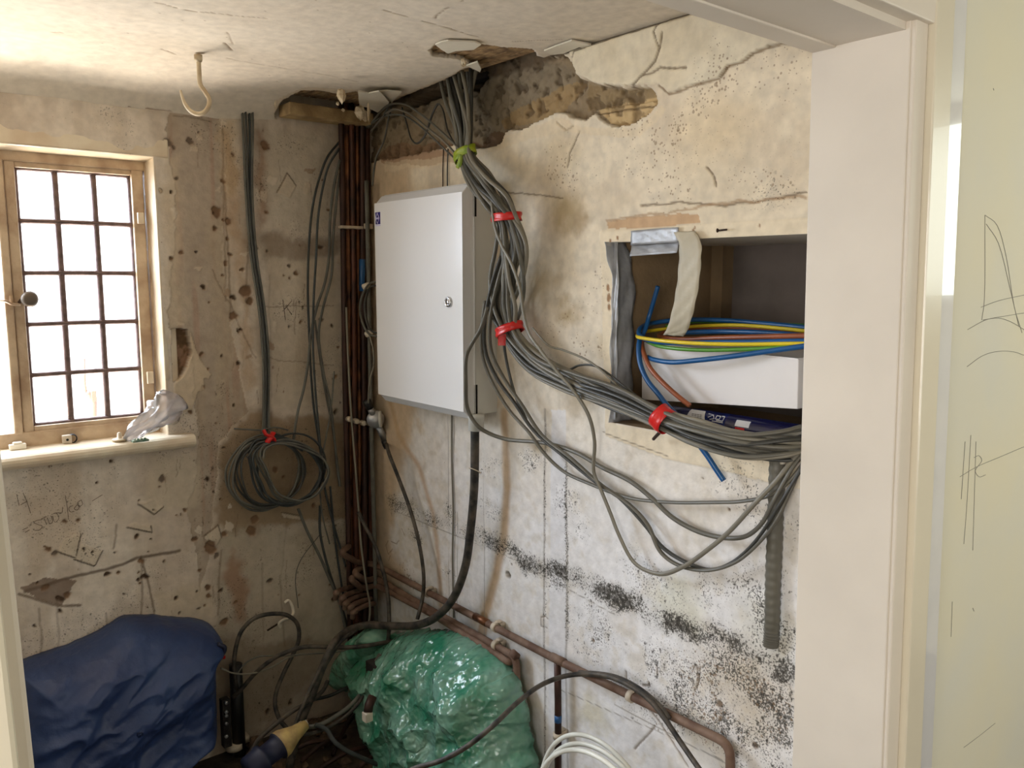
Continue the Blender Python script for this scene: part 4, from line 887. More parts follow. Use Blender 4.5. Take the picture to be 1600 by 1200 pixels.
rc([(628,168,.05),(636,195,.05),(643,218,.05),(652,224,.05),(665,210,.05),(675,180,.05),(684,163,.05),(692,172,.06),(700,205,.07),(718,236,.085)], .0036, 'grey3', 'thin grey wire dangling in a loop inside the wall cavity', None)
rc([(600,180,.05),(612,160,.03),(606,190,.05),(600,220,.045),(588,246,.05),(582,290,.05)], .004, 'greyold', 'dusty wire leaving the cavity down behind the cabinet edge', None)
rc([(693,232,.006),(692,262,.006),(692,300,.006)], .0018, 'rust', 'left of two thin wires entering the wall above the cabinet', 'thin wires above the cabinet', None, 'thin_wire')
rc([(700,232,.006),(699,262,.006),(699,300,.006)], .0022, 'greyold2', 'right of two thin wires entering the wall above the cabinet', 'thin wires above the cabinet', None, 'thin_wire')
rc([(706,640,.006),(706,720,.006),(708,800,.006),(707,870,.006),(709,965,.006)], .0032, 'grey2', 'thin pale wire running straight down the wall below the cabinet', None, None, 'thin_wire')
# wires that pass the left edge of the cabinet
rc([(590,440,.09),(580,442,.09),(572,450,.08),(564,468,.08),(563,490,.08),(568,508,.08),(577,522,.085),(590,526,.08)], .0045, 'greyold', 'outer small cable loop tied beside the cabinet', 'small loops at the cabinet edge')
rc([(590,446,.09),(580,448,.09),(574,458,.08),(570,475,.08),(571,492,.08),(575,508,.08),(582,518,.085),(590,520,.08)], .0045, 'grey3', 'inner small cable loop tied beside the cabinet', 'small loops at the cabinet edge')
rc([(577,522,.085),(583,545,.085),(584,570,.085),(578,595,.10),(575,630,.10)], .0045, 'grey2', 'pale cable from the small loops into the junction box', None)
for (x, y, l) in ((572,447,'white tie on the upper end of the small loops'), (576,521,'pale tie on the lower end of the small loops')):
    p = B(x, y, .10); tag(MB().lathe(p, (.85,-.2,.4), [(-.014,.008),(-.010,.012),(.010,.011),(.014,.007)], 12).build('cable_tie', M['whiteplas'], None, True), l, 'cable tie', 'ties on the small loops')
# big black main
cable('black_cable', rp([(742,664,.086),(742,700,.086),(741,760,.08),(735,830,.07),(727,885,.07),(708,935,.075),(680,965,.085),(650,977,.10),(610,978,.13),(570,977,.17)]) + [B(545,985,.22), B(522,1005,.26), B(505,1040,.28), B(488,1085,.28), B(470,1130,.28), B(452,1200,.28)], .0135, M['blackdust'], 'thick black cable curving down from the cabinet gland into the corner', 'cable', None, n=8, seg=14)
c = MB(); p = R(742, 735, .082); c.tube([p + (0, .018*math.cos(a_), .010*math.sin(a_*1.0) ) + np.array((-.018*math.sin(a_), 0, 0)) for a_ in np.linspace(0, 2*math.pi, 22)], .0022, .0015, 6); tag(c.build('cable_tie', M['clip'], None, True), 'pale strip wound round the thick black cable', 'cable tie')
cable('black_cable', [dn_] + rp([(610,715,.08),(622,745,.06),(642,800,.05),(655,850,.05),(662,900,.055),(660,935,.06),(652,968,.09)]), .0070, M['blackdust'], 'black cable leaving the junction box down the wall', 'cable', None)
cable('black_cable', rp([(560,800,.12),(572,825,.11),(585,850,.10),(598,890,.09),(606,930,.09),(608,970,.12),(606,1000,.12),(600,1012,.12)]), .0070, M['blackdust'], 'black cable in front of the low pipe bends at the corner', 'cable', None)
cable('thin_wire', bp([(541,480,.075),(544,560,.08),(549,650,.085),(556,740,.09),(560,792,.09)]) + bp([(564,850,.12),(572,910,.14),(578,950,.15),(575,985,.17)]), .0038, M['grey2'], 'thin tan wire hanging in front of the copper risers', 'cable', None)

# ================================================================ CABLES ON THE WINDOW WALL
cz0 = 2.19
hang = [((379,186),(384,300),(392,400),(404,480),(411,560),(411,665)), ((384,186),(388,300),(396,400),(408,480),(415,560),(414,665)), ((390,186),(391,300),(398,400),(411,480),(418,560),(417,665)), ((395,187),(394,300),(401,400),(413,480),(420,560),(420,665))]
cen = B(412, 737, .04); rx = abs(B(470,737,.04)[0]-B(354,737,.04)[0])/2
for k, h in enumerate(hang):
    pts = [B(x, y, .02 + .004*(k % 2)) for x, y in h]; pts.insert(0, pts[0] + (0, .004, .06))
    ox = (0, .004, .12, .17)[k] if k < 2 else (.10, .135)[k-2]
    ox = (0.0, .020, .080, .110)[k]; R0 = rx*(1.0, .93, .96, .90)[k]; loops = 3
    for i in range(loops*14 + 3):
        an = math.pi/2 + 2*math.pi*i/14 * (1 if k % 2 else -1)
        q = R0 * (1 + .03*math.sin(i*1.9 + k)); dr = .006*(i//14)
        pts.append(cen + np.array((ox*(1 - .85*max(0, math.sin(an))) + (q-dr)*math.cos(an), -.012*(k) - .010*(i/14), (q-dr)*math.sin(an) - .0*ox)))
    cable('coiled_cable', pts, .0046, M[('greyold','grey3','greyold2','greyold')[k]], 'dusty grey cable hanging from the ceiling edge and coiled under the red tape', 'cable', 'coiled cables on the window wall', .0038, n=5, seg=7)
cable('coiled_cable', [cen + np.array((.10 + (rx*.95)*math.cos(a_), -.006 - .001*a_, rx*.93*math.sin(a_))) for a_ in np.linspace(1.5, 14.0, 60)], .0036, M['greyold2'], 'thin back coil of cable, rightmost of the hanging coils', 'cable', None, n=3, seg=6)
rt = MB(); p = cen + (0.005, -.045, rx*.97)
rt.tube(spline([p+(-.018,0,.026), p+(-.012,-.006,.010), p+(.006,-.010,.0), p+(.016,-.002,-.014)], 5), .013, .006, 9); rt.tube(spline([p+(.016,.0,.012), p+(0,-.012,-.002), p+(-.010,-.004,-.018)], 5), .010, .006, 9)
tag(rt.build('red_tape', M['tapered'], None, True), 'red tape knotted at the top of the hanging cable coil', 'tape')
cable('thin_wire', bp([(366,670,.03),(385,671,.03),(405,672,.04),(430,668,.04),(450,672,.03)]), .0028, M['greyold'], 'stiff wire end poking left out of the coil tape', 'cable', None)
for k, (pts, r, m, l) in enumerate((
    ([(530,222),(512,245),(500,275),(489,320),(483,380),(481,450),(483,520),(487,600),(492,650),(500,700),(507,760),(516,800),(530,850),(540,885)], .0056, 'greyold2', 'darkest cable bowing out left of the copper risers'),
    ([(530,232),(514,258),(505,290),(497,340),(494,400),(490,470),(489,540),(492,600),(497,660),(503,720),(507,740)], .0056, 'greyold2', 'second dark cable bowing out left of the copper risers'),
    ([(531,250),(522,290),(516,340),(514,400),(508,440),(495,480),(486,520),(481,570),(474,610),(466,640),(458,690)], .0050, 'greyold', 'dusty cable crossing leftward behind the dark ones'),
    ([(531,270),(525,320),(520,380),(518,430),(505,480),(498,520),(505,580),(516,630),(522,680),(528,740),(531,760)], .0046, 'greyold', 'dusty cable nearest the copper risers'),
    ([(492,500),(500,560),(508,610),(516,650),(524,700),(532,760)], .0042, 'greyold', 'short dusty cable slanting to the risers'),
    ([(522,580),(517,640),(508,690),(500,740),(503,800),(515,850)], .0030, 'greyold', 'thin dusty wire crossing toward the lower corner'),
    ([(466,795),(480,830),(500,870),(515,905),(530,940),(540,985)], .0062, 'greyold', 'dusty cable running from the coil down to the corner'),
    ([(500,790),(500,830),(508,870),(520,910),(534,950),(545,985)], .0054, 'greyold2', 'dark cable running from the coil down to the corner'),
    ([(516,760),(522,830),(530,890),(538,940)], .0046, 'greyold2', 'short dark cable just left of the lower risers'),
    ([(500,835),(470,875),(462,900),(466,950)], .0018, 'greyold2', 'hair thin wire on the wall below the coil'))):
    cable('dusty_cable', [B(x, y, .022 + .012*((k*3) % 4)) for x, y in pts], r, M[m], l, 'cable', 'cables between coil and risers', r*.75)

# ================================================================ CEILING HOOK
hb_ = G(311, 92, 2.27)
def HK(px, py):   # plane through the hook facing the camera
    r = ray(px, py); n_ = np.array((FW[0], FW[1], 0)); return CAM + r * np.dot(hb_ - CAM, n_) / np.dot(r, n_)
hk = empty('ceiling_hook', hb_, 'cream painted hook screwed into the ceiling', 'hook')
pp = spline([HK(310,86), HK(311,110), HK(313,132), HK(320,143), HK(327,156), HK(324,170), HK(313,178), HK(300,175), HK(290,164), HK(285,152), HK(282,141)], 8)
MB().tube(pp, .0062, seg=12, prof=np.concatenate([np.ones(int(len(pp)*.7)), np.linspace(1, .45, len(pp)-int(len(pp)*.7))])).build('hook_body', M['iron'], hk, True)
MB().lathe(HK(310,93), (0,0,1), [(-.006,.009),(.0,.011),(.012,.011)], 14).build('collar', M['iron'], hk, True)

# ================================================================ THINGS ON THE SILL
zs_ = sz + .003
def S(px, py): return G(px, py, zs_)
p = S(110, 692); c = empty('pipe_clip', p, 'grey metal clip standing on the window sill', 'clip')
MB().box(p+(-.022,-.008,0), p+(.004,.010,.026)).build('clip_block', M['clip'], c, bevel=.002)
MB().tube([p + np.array((.006+.013*math.cos(a_), 0, .013+.013*math.sin(a_))) for a_ in np.linspace(-2.4, 2.0, 18)], .008, .002, 8).build('clip_ring', M['darkplas'], c, True)
MB().lathe(p+(-.009,-.008,.012), (0,-1,0), [(-.001,.004),(.001,.004)], 10).build('screw_hole', M['darkslot'], c)
p = S(187, 688); c = MB().lathe(p, (0,0,1), [(0,.022),(.004,.023),(.006,.020),(.008,.008),(.024,.006),(.026,.002)], 18); tag(c.build('ceiling_rose_part', M['iron'], None, True), 'small round cream fitting with a stem on the sill', 'fitting')
p = S(28, 702); tag(MB().box(p+(-.022,-.008,0), p+(.022,.012,.016)).box(p+(-.012,-.006,.016), p+(.012,.010,.022)).build('plastic_block', M['whiteplas'], None, bevel=.002), 'small white plastic block at the left of the sill', 'block')
p = S(218, 690); c = MB().box(p+(-.022,-.010,0), p+(.026,.008,.006))
for k in range(4): c.lathe(p+(-.014+.010*k,-.002,.006), (0,0,1), [(0,.004),(.004,.004),(.005,.002)], 8)
tag(c.build('terminal_strip', M['pcb'], None), 'small green terminal strip in front of the plastic bag', 'terminal strip')
# crumpled clear bag, twisted up from the sill against the reveal
v = []; f = []; NU, NV = 30, 26
path = spline([B(197,690,.02), B(210,676,.045), B(228,664,.05), B(246,650,.045), B(258,636,.04), B(266,622,.035), B(269,613,.03)], 6)
wid = np.interp(np.linspace(0, 1, len(path)), [0, .15, .35, .55, .8, 1], [.010, .020, .026, .040, .046, .020])
for i, p in enumerate(path):
    t = i/(len(path)-1); tx = path[min(i+1, len(path)-1)] - path[max(i-1, 0)]; tx /= np.linalg.norm(tx); nn = np.cross(tx, (0, 1, 0)); nn /= np.linalg.norm(nn)
    for j in range(NV):
        a_ = 2*math.pi*j/NV; wv = 1 + .30*math.sin(3*a_ + t*7) + .20*math.sin(7*a_ - t*13) + .10*math.sin(12*a_+t*24)
        v.append(p + nn*math.cos(a_)*wid[i]*wv + np.array((0, -1, 0))*math.sin(a_)*wid[i]*.55*wv)
n_ = len(path)
for i in range(n_-1):
    for j in range(NV): f.append((i*NV+j, i*NV+(j+1) % NV, (i+1)*NV+(j+1) % NV, (i+1)*NV+j))
tag(mesh('plastic_bag', v, f, M['film'], None, True), 'crumpled clear plastic bag twisted up at the right end of the sill', 'plastic bag')
# seen through the lower panes
gp = B(147, 612, -.9); o_ = empty('garden_gutter', (gp[0], gp[1], 0), 'pinkish downpipe with a square hopper seen through the lower panes', 'downpipe')
MB().box(B(142,611,-.9), B(152,628,-.9)+(0,.06,0)).build('hopper', M['outpipe'], o_, bevel=.004); MB().tube([B(131,560,-.92), B(132,600,-.92), B(134,612,-.92)], .006, seg=8).build('upper_pipe', M['outpipe'], o_, True)
MB().tube([B(134,614,-.92), B(140,616,-.92), B(147,630,-.91), B(146,665,-.9), np.array((B(146,665,-.9)[0], .9, 0.0))], .012, seg=10).build('lower_pipe', M['outpipe'], o_, True)

# ================================================================ NICHE CONTENTS
def N(px, py, d): return R(px, py, -d)      # d metres inside the niche
# duct tape
def strip(name, pts, wdir, w_, m, label, thick=.0012, wob=.003, seed=0, par=None):
    P = spline(pts, 8); v = []; f = []; NJ = 7; rr = random.Random(seed)
    for i, p in enumerate(P):
        T_ = P[min(i+1, len(P)-1)] - P[max(i-1, 0)]; T_ /= np.linalg.norm(T_); wd_ = wdir if not callable(wdir) else wdir(i/(len(P)-1)); nn = np.cross(T_, wd_); nn /= np.linalg.norm(nn)
        for j in range(NJ):
            s_ = j/(NJ-1) - .5; v.append(p + np.array(wd_)*s_*w_ + nn*wob*math.sin(i*.9 + j*1.7 + seed))
    for i in range(len(P)-1):
        for j in range(NJ-1): f.append((i*NJ+j, i*NJ+j+1, (i+1)*NJ+j+1, (i+1)*NJ+j))
    o = mesh(name, v, f, M[m], par, True); so = o.modifiers.new('s', 'SOLIDIFY'); so.thickness = thick
    return tag(o, label, 'tape', 'duct tape round the niche') if par is None else o
Y1 = nL
strip('duct_tape', [(.0, Y1-.004, NT), (.03, Y1-.006, (NT*.8+NB*.2)), (.03, Y1-.006, (NT+NB)/2), (.03, Y1-.006, NB*.8+NT*.2), (.03, Y1-.006, NB)], (1.0, 0, 0), .085, 'duct', 'silver duct tape running down the left side of the niche', wob=.004, seed=1)
strip('duct_tape', [N(961,378,-.004), N(962,460,-.005), N(960,520,-.004), N(960,600,-.004), N(958,655,-.006)], (0, -1, 0), .020, 'duct', 'narrow strip of duct tape folded over the left edge of the niche frame', wob=.002, seed=2)
strip('duct_tape', [R(986,372,.006), R(1010,370,.007), R(1035,368,.007), R(1060,367,.008)], (0, 0, 1), .036, 'duct', 'short silver duct tape along the top edge of the niche', wob=.0006, seed=3)
strip('duct_tape', [N(986,392,.004), N(1010,390,.010), N(1035,388,.010), N(1060,386,.008)], (.3, 0, .95), .030, 'duct', 'dark fold of duct tape tucked under the niche top', wob=.0008, seed=5)
hgw = lambda t: (0, -1, 0)
strip('duct_tape', [R(1069,362,.012), R(1078,380,.022), R(1078,410,.028), R(1074,450,.020), R(1066,490,.006), N(1058,515,.01), N(1052,524,.02)], hgw, .064, 'ductback', 'loose strip of tape hanging sticky side out in front of the niche', wob=.0015, seed=4)
# white carton on a spray can
bl = N(1004, 550, .075); br = N(1250, 546, .02); bl2 = N(1012, 626, .075); br2 = N(1250, 640, .02)
zt_, zb_ = (bl[2]+br[2])/2, (bl2[2]+br2[2])/2
cr = .030; canz = NB + cr + .001
zb_ = max(zb_, canz + cr + .0)
zbl = zb_
ctn = empty('carton', ((bl[0]+br[0])/2+.08, (bl[1]+br[1])/2, zb_), 'white cardboard box lying in the niche on the spray can', 'box')
dep = np.array((.17, .0, 0))
MB().hexa([(bl[0],bl[1],bl2[2]), (br[0],br[1]-.0,br2[2]), (br[0]+.17,br[1],br2[2]), (bl[0]+.17,bl[1],bl2[2]), (bl[0]-.004,bl[1],zt_+.004), (br[0]-.004,br[1],zt_), (br[0]+.17,br[1],zt_), (bl[0]+.17,bl[1],zt_+.004)]).build('box_body', M['card'], ctn, bevel=.002)
MB().hexa([(bl[0]-.003,bl[1]-.002,zt_+.002), (br[0]-.003,br[1]+.002,zt_-.001), (br[0]+.165,br[1],zt_+.002), (bl[0]+.165,bl[1]-.002,zt_+.006), (bl[0]-.003,bl[1]-.002,zt_+.005), (br[0]-.003,br[1]+.002,zt_+.002), (br[0]+.165,br[1],zt_+.005), (bl[0]+.165,bl[1]-.002,zt_+.009)]).build('lid_flap', M['card'], ctn)
# can lies along the wall
cy0, cy1 = N(1052, 650, .05)[1], -2.02; cxn = .045
can = empty('spray_can', (cxn, (cy0+cy1)/2, NB), 'dark blue spray can with a white label lying under the white box', 'spray can')
def cyl(name, ya, yb, r, m, par): return MB().lathe((cxn, ya, canz), (0, -1, 0), [(0, r*.86), (.002, r), (abs(yb-ya)-.002, r), (abs(yb-ya), r*.86)], 30).build(name, m, par, True)
yw0, yw1 = N(1073, 650, .02)[1], N(1098, 650, .02)[1]
cyl('cap', cy0, yw0, cr*.96, M['cannavy'], can); bd_ = cyl('can_body', yw0, cy1, cr, M['canblue'], can)
def wrap(name, px0, px1, a0_, a1_, m, par, slant=0.0, rr_=cr+.0004):
    y0_, y1_ = N(px0, 650, .02)[1], N(px1, 650, .02)[1]; v = []; f = []; n_ = 14
    for i in range(n_+1):
        a_ = a0_ + (a1_-a0_)*i/n_
        for q_, y_ in enumerate((y0_, y1_ + slant*i/n_)): v.append((cxn - rr_*math.cos(a_), y_, canz + rr_*math.sin(a_)))
    for i in range(n_): f.append((2*i, 2*i+1, 2*i+3, 2*i+2))
    return mesh(name, v, f, m, par)
wrap('white_label', 1074, 1112, -.9, 1.3, M['canwhite'], can, .030)
wrap('navy_label', 1134, 1250, -1.0, 1.4, M['cannavy'], can, .0, cr+.0006)
wrap('red_square', 1151, 1166, -.75, .25, M['tapered'], can, .0, cr+.0010)
wrap('pale_badge', 1150, 1172, .32, .85, M['canwhite'], can, .0, cr+.0009)
tx_ = MB()
def cpt(px, a_): y_ = N(px, 650, .02)[1]; q_ = cr+.0012; return np.array((cxn - q_*math.cos(a_), y_, canz + q_*math.sin(a_)))
for ln in range(6):
    a_ = .75 - ln*.13
    for s_ in range(4): x_ = 1080 + ln*.8 + s_*4.2; tx_.tube([cpt(x_, a_), cpt(x_+3.0, a_)], .0006, seg=4)
tx_.build('small_print', M['print'], can)
lt = MB()
for l in ([(1104,1.0),(1112,.95),(1106,.65)], [(1112,.95),(1116,.60),(1110,.50)], [(1118,.95),(1118,.62),(1124,.62),(1124,.92),(1118,.92)], [(1120,.52),(1130,.52),(1130,.88)], [(1126,.95),(1130,.95)], [(1114,.42),(1131,.40)]):
    lt.tube([cpt(*q_) for q_ in l], .0012, seg=5)
lt.build('white_lettering', M['canwhite'], can)
# coil of coloured singles lying on the box, running on past the doorway
def nc(pts, r, m, label, name='coiled_wire', grp='coloured wires in the niche'): return cable(name, [N(*p) for p in pts], r, M[m], label, 'wire', grp, None, 8, 10)
nc([(1028,447,.09),(1022,468,.09),(1014,495,.09),(1008,515,.07),(1000,530,.05)], .0062, 'blue', 'stub of blue wire sticking up in the niche', 'blue_wire')
nc([(1290,515,.20),(1200,506,.22),(1120,500,.22),(1060,500,.20),(1020,505,.14),(999,515,.05),(1000,525,.03),(1020,533,.02),(1060,536,.01),(1120,535,.01),(1200,534,.02),(1290,532,.03)], .0062, 'blue', 'thick blue wire bent round the left end of the coil', 'blue_wire')
nc([(1290,538,.02),(1240,537,.02),(1160,538,.01),(1100,537,.0),(1050,534,-.002),(1015,530,.01),(996,526,.03),(1010,518,.12),(1060,512,.20),(1150,508,.21),(1290,520,.2)], .0048, 'yellow', 'yellow and green earth wire at the front of the coil', 'yellow_wire')
nc([(1290,541,.02),(1230,543,.015),(1160,546,.01),(1100,547,.005),(1060,545,.004),(1030,541,.015),(1012,534,.05)], .0048, 'green', 'green wire just above the white box', 'green_wire')
nc([(1290,524,.03),(1200,526,.03),(1120,528,.04),(1060,530,.06),(1030,524,.12),(1060,514,.2),(1160,512,.22),(1290,520,.22)], .0062, 'brown', 'brown wire in the coil behind the yellow one', 'brown_wire')
nc([(1290,510,.24),(1200,506,.25),(1120,503,.25),(1070,504,.23),(1040,510,.2)], .0045, 'green', 'thin green wire at the back of the coil', 'green_wire')
nc([(1290,528,.1),(1200,520,.14),(1120,518,.16),(1060,520,.12)], .0062, 'blue', 'blue wire inside the coil', 'blue_wire')
nc([(1290,536,.02),(1220,546,.01),(1150,556,.0),(1090,563,-.004),(1050,566,-.004),(1022,562,.01),(1012,558,.03)], .0062, 'blue', 'blue wire sagging across the face of the white box', 'blue_wire')
nc([(1000,528,.04),(998,545,.02),(1001,570,.006),(1012,595,-.004),(1028,615,-.01),(1043,634,-.02),(1060,652,-.04),(1084,684,-.045),(1105,712,-.04),(1118,732,-.035),(1131,751,-.03)], .0066, 'blue', 'blue wire hanging out of the niche behind the bundle', 'blue_wire')
nc([(1002,532,.05),(1006,552,.02),(1016,575,.0),(1036,598,-.006),(1058,618,-.008),(1078,634,-.006)], .0062, 'brown', 'brown wire end resting over the white box', 'brown_wire')
rc([(1021,686,.03),(1032,674,.05),(1040,664,.07)], .0042, 'rust', 'short wire stub below the red tape by the niche', None, .0042, 'wire_stub')
# screw left in the frame
sc_ = R(1123, 360, .003); s = MB().tube([sc_+(0,0,0), sc_+(-.012,-.030,-.0)], .0022, seg=8).lathe(sc_, (-.2,1,0), [(0,.0025),(.003,.005),(.004,.005)], 10)
tag(s.build('screw', M['rust'], None, True), 'rusty screw sticking out of the frame above the niche', 'screw')
# flexible conduit drop
P = spline([R(1215,700,.02), R(1212,800,.02), R(1208,900,.02), R(1206,985,.02), R(1204,1010,.012)], 26); v, f = tube_geo(P, .017, .010, 10, True, 1 + .06*np.sin(np.arange(len(P))*1.6))
tag(mesh('conduit', v, f, M['grey'], None, True), 'grey ribbed conduit hanging down the mouldy wall beside the doorway', 'conduit')
tag(MB().tube([R(1222,712,.03), R(1223,725,.03)], .006, seg=8).build('conduit_saddle', M['whiteplas'], None, True), 'small pale saddle at the top of the ribbed conduit', 'bracket')

# ================================================================ CORNER CLUTTER, TARPAULIN AND WRAP
def drape(name, px, fn, lo, hi, edge, wrk, m, label, cat, res=.009, thick=.0015, warp=.02, back=True, cen2=None, mapk=.35):
    """a hanging or heaped sheet: outline on the wall plane, bulging out to its own depth"""
    ai = 1 if fn is R else 0
    P2 = np.array([(p[ai], p[2]) for p in (fn(x, y, lo + (hi-lo)*mapk) for x, y in px)])
    ring_ = spline([(p[0], p[1], 0) for p in np.vstack([P2, P2[:1]])], 10)[:-1, :2]
    seg_ = np.linalg.norm(np.diff(np.vstack([ring_, ring_[:1]]), axis=0), axis=1); cum = np.concatenate([[0], np.cumsum(seg_)]); NS = int(cum[-1] / res)
    cl = np.vstack([ring_, ring_[:1]]); tt = np.linspace(0, cum[-1], NS, endpoint=False); ring_ = np.stack([np.interp(tt, cum, cl[:, 0]), np.interp(tt, cum, cl[:, 1])], -1)
    c_ = np.array(cen2) if cen2 is not None else ring_.mean(0); c_ = np.array([fn(*cen2, (lo+hi)/2)[ai], fn(*cen2, (lo+hi)/2)[2]]) if cen2 is not None else c_
    Rm = np.linalg.norm(ring_ - c_, axis=1).max(); NR = int(Rm / res); ts = np.linspace(0, 1, NR + 1)[1:]
    pa = c_[None, None] + (ring_ - c_)[None] * ts[:, None, None]; pa = np.vstack([pa.reshape(-1, 2), c_[None]])
    d = dseg(pa[:, 0], pa[:, 1], [tuple(q) for q in ring_[::3]], True); d[(NR-1)*NS:NR*NS] = 0
    t = np.clip(d/edge, 0, 1); off = lo + (hi-lo)*np.sqrt(np.clip(1-(1-t)**2, 0, 1)) + wrk(pa[:, 0], pa[:, 1])*np.clip(d/(edge*.5), .25, 1)
    off = np.maximum(off, .006); jx_ = (fbm(pa[:, 0]*30, pa[:, 1]*30, 3)-.5)*warp; jz_ = (fbm(pa[:, 0]*30+9, pa[:, 1]*30, 7)-.5)*warp
    co = [((-o_, q[0]+u, q[1]+w2) if fn is R else (q[0]+u, -o_, q[1]+w2)) for q, o_, u, w2 in zip(pa, off, jx_, jz_)]
    fs = []
    for i in range(NR - 1):
        for j in range(NS): j2 = (j+1) % NS; fs.append((i*NS+j, i*NS+j2, (i+1)*NS+j2, (i+1)*NS+j))
    for j in range(NS): fs.append((NR*NS, j, (j+1) % NS))
    k0 = len(co); co += [((-.004, co[(NR-1)*NS+j][1], co[(NR-1)*NS+j][2]) if fn is R else (co[(NR-1)*NS+j][0], -.004, co[(NR-1)*NS+j][2])) for j in range(NS)] if back else []
    if back:
        for j in range(NS): j2 = (j+1) % NS; fs.append(((NR-1)*NS+j, (NR-1)*NS+j2, k0+j2, k0+j))
    o = mesh(name, co, fs, m, None, True); so = o.modifiers.new('s', 'SOLIDIFY'); so.thickness = thick
    return tag(o, label, cat)
def ridge(a, b, fa, fb, s, p=2): return (1 - np.abs(2*fbm(a*fa, b*fb, s, 3)-1))**p
def wt(a, b):
    u = a*.86 + b*.5; v_ = -a*.5 + b*.86; k = fbm(a*3, b*3, 8)*.25
    return .060*(ridge(u*1.8+k, v_*4.6+k, 1, 1, 12, 1.8)-.5) + .024*(ridge(u*6, v_*12, 1, 1, 22, 2)-.5) + .004*(ridge(a*22, b*24, 1, 1, 32, 1)-.5)
drape('tarpaulin', [(30,1052),(75,1036),(120,1020),(165,1000),(200,978),(240,974),(290,978),(325,981),(345,992),(352,1012),(342,1026),(338,1060),(340,1100),(338,1145),(322,1165),(296,1190),(270,1215),(255,1260),(20,1260)], B, .03, .22, .12, wt, M['tarp'], 'crumpled dark blue tarpaulin heaped under the window', 'tarpaulin', res=.007, warp=.008, cen2=(200,1120))
rg_ = B(346,1014,.16); tag(MB().tube(spline([rg_+(-.012,0,.02), rg_+(.008,-.004,.004), rg_+(.0,0,-.016), rg_+(-.014,0,-.012)], 6), .012, .008, 10).build('tarp_knot', M['navy'], None, True), 'dark knot of cloth at the right top corner of the blue tarpaulin', 'knot')
rg_ = B(345,1027,.15); tag(MB().tube(spline([rg_+(-.010,0,.0), rg_+(.006,-.004,.002), rg_+(.010,0,-.004)], 6), .007, .006, 10).build('red_stopper', M['tapered'], None, True), 'small dark red cap beside the tarpaulin corner', 'cap')

def wbb(a, b): return .10*(ridge(a*3.2, b*3.2, 1, 1, 42, 1.5)-.45) + .035*(ridge(a*8, b*8, 1, 1, 52, 1.5)-.5) + .008*(ridge(a*22, b*22, 1, 1, 62, 1)-.5)
drape('bubble_wrap', [(575,1052),(583,1015),(600,995),(640,986),(690,984),(735,1000),(775,1026),(800,1052),(818,1100),(826,1150),(840,1200),(846,1260),(585,1260),(592,1200),(602,1160),(628,1142),(600,1138),(583,1122),(600,1096),(592,1074)], R, .03, .22, .22, wbb, M['bubble'], 'crumpled green bubble wrap heaped against the mouldy wall', 'bubble wrap', res=.006, warp=.03, cen2=(700,1120), back=False, mapk=.12)
def wb2(a, b): return .03*(ridge(a*6, b*6, 1, 1, 43, 2)-.45) + .01*(ridge(a*20, b*20, 1, 1, 53)-.5)
drape('bubble_wrap', [(508,1082),(520,1050),(540,1012),(562,986),(590,982),(598,1000),(584,1030),(575,1054),(566,1072),(545,1080)], R, .10, .20, .06, wb2, M['bubble'], 'darker flap of green bubble wrap tucked into the corner', 'bubble wrap', res=.006, warp=.02, cen2=(552,1040), back=False)
bk = R(587, 1058, .205)
tag(MB().box(bk+(-.02,-.035,-.055), bk+(.035,.035,.055)).box(bk+(-.026,-.02,-.03), bk+(-.02,.02,.02)).build('black_box', M['darkplas'], None, bevel=.004), 'black plastic box wrapped in the green bubble wrap', 'box')
wc = R(575, 1119, .33); wcr = empty('pipe_end', wc, 'square white cap on a pipe beside the green wrap', 'pipe cap')
MB().box(wc+(-.016,-.014,-.016), wc+(.012,.014,.016)).build('white_cap', M['whiteplas'], wcr, bevel=.004); MB().tube([wc+(.0,.0,.012), wc+(.01,.01,.03), wc+(.03,.02,.05)], .015, seg=12).build('copper_tail', M['copperdark'], wcr, True)

# thick dark waste pipe with clip, and a connector strip
a = B(368, 1038, .05); dn = np.array((a[0], a[1], 0))
wp = empty('waste_pipe', dn, 'black vertical pipe standing beside the blue tarpaulin', 'pipe')
MB().tube([a, a*.5+dn*.5, dn], .022, seg=18).build('tube', M['black'], wp, True)
MB().tube([B(366,1165,.05)+(0,0,-.010), B(366,1165,.05)+(0,0,.010)], .030, seg=20).box(B(378,1160,.05)+(0,0,-.008), B(390,1152,.05)+(0,.045,.006)).build('clip_ring', M['clip'], wp, True)
s_ = MB(); s_.box(B(347,1096,.10), B(358,1160,.07)); c = s_.build('connector_strip', M['darkplas'], None, bevel=.002); tag(c, 'narrow dark strip of screw terminals beside the black pipe', 'connector')
for y_ in (1098, 1112, 1118, 1130, 1150): MB().lathe(B(353, y_, .102), (0,-1,0), [(0,.006),(.006,.006),(.007,.004)], 10).build('screw', M['alu'], c, True)

# industrial plugs
def plug(ax0, ax1, off0, off1, prof, label, m1, m2, split):
    a, b = B(*ax0, off0), B(*ax1, off1); L_ = np.linalg.norm(b-a); root = empty('cable_plug', a, label, 'plug', 'dirty plugs on the corner floor')
    MB().lathe(a, b-a, [(t*L_, r) for t, r in prof[:split+1]], 22).build('collar', m1, root, True)
    MB().lathe(a, b-a, [(t*L_, r) for t, r in prof[split:]], 22).build('sleeve', m2, root, True)
    return root
plug((388,1203), (478,1132), .42, .38, [(0,.040),(.18,.042),(.20,.046),(.24,.046),(.25,.034),(.50,.036),(.51,.046),(.60,.044),(.80,.026),(1,.016)], 'large dirty yellow and navy plug lying in the corner', M['navy'], M['commando'], 6)
plug((452,1146), (480,1130), .30, .30, [(0,.010),(.1,.017),(.75,.018),(.76,.014),(1,.013)], 'small cream plug end resting on the large yellow one', M['commando'], M['whiteplas'], 1)
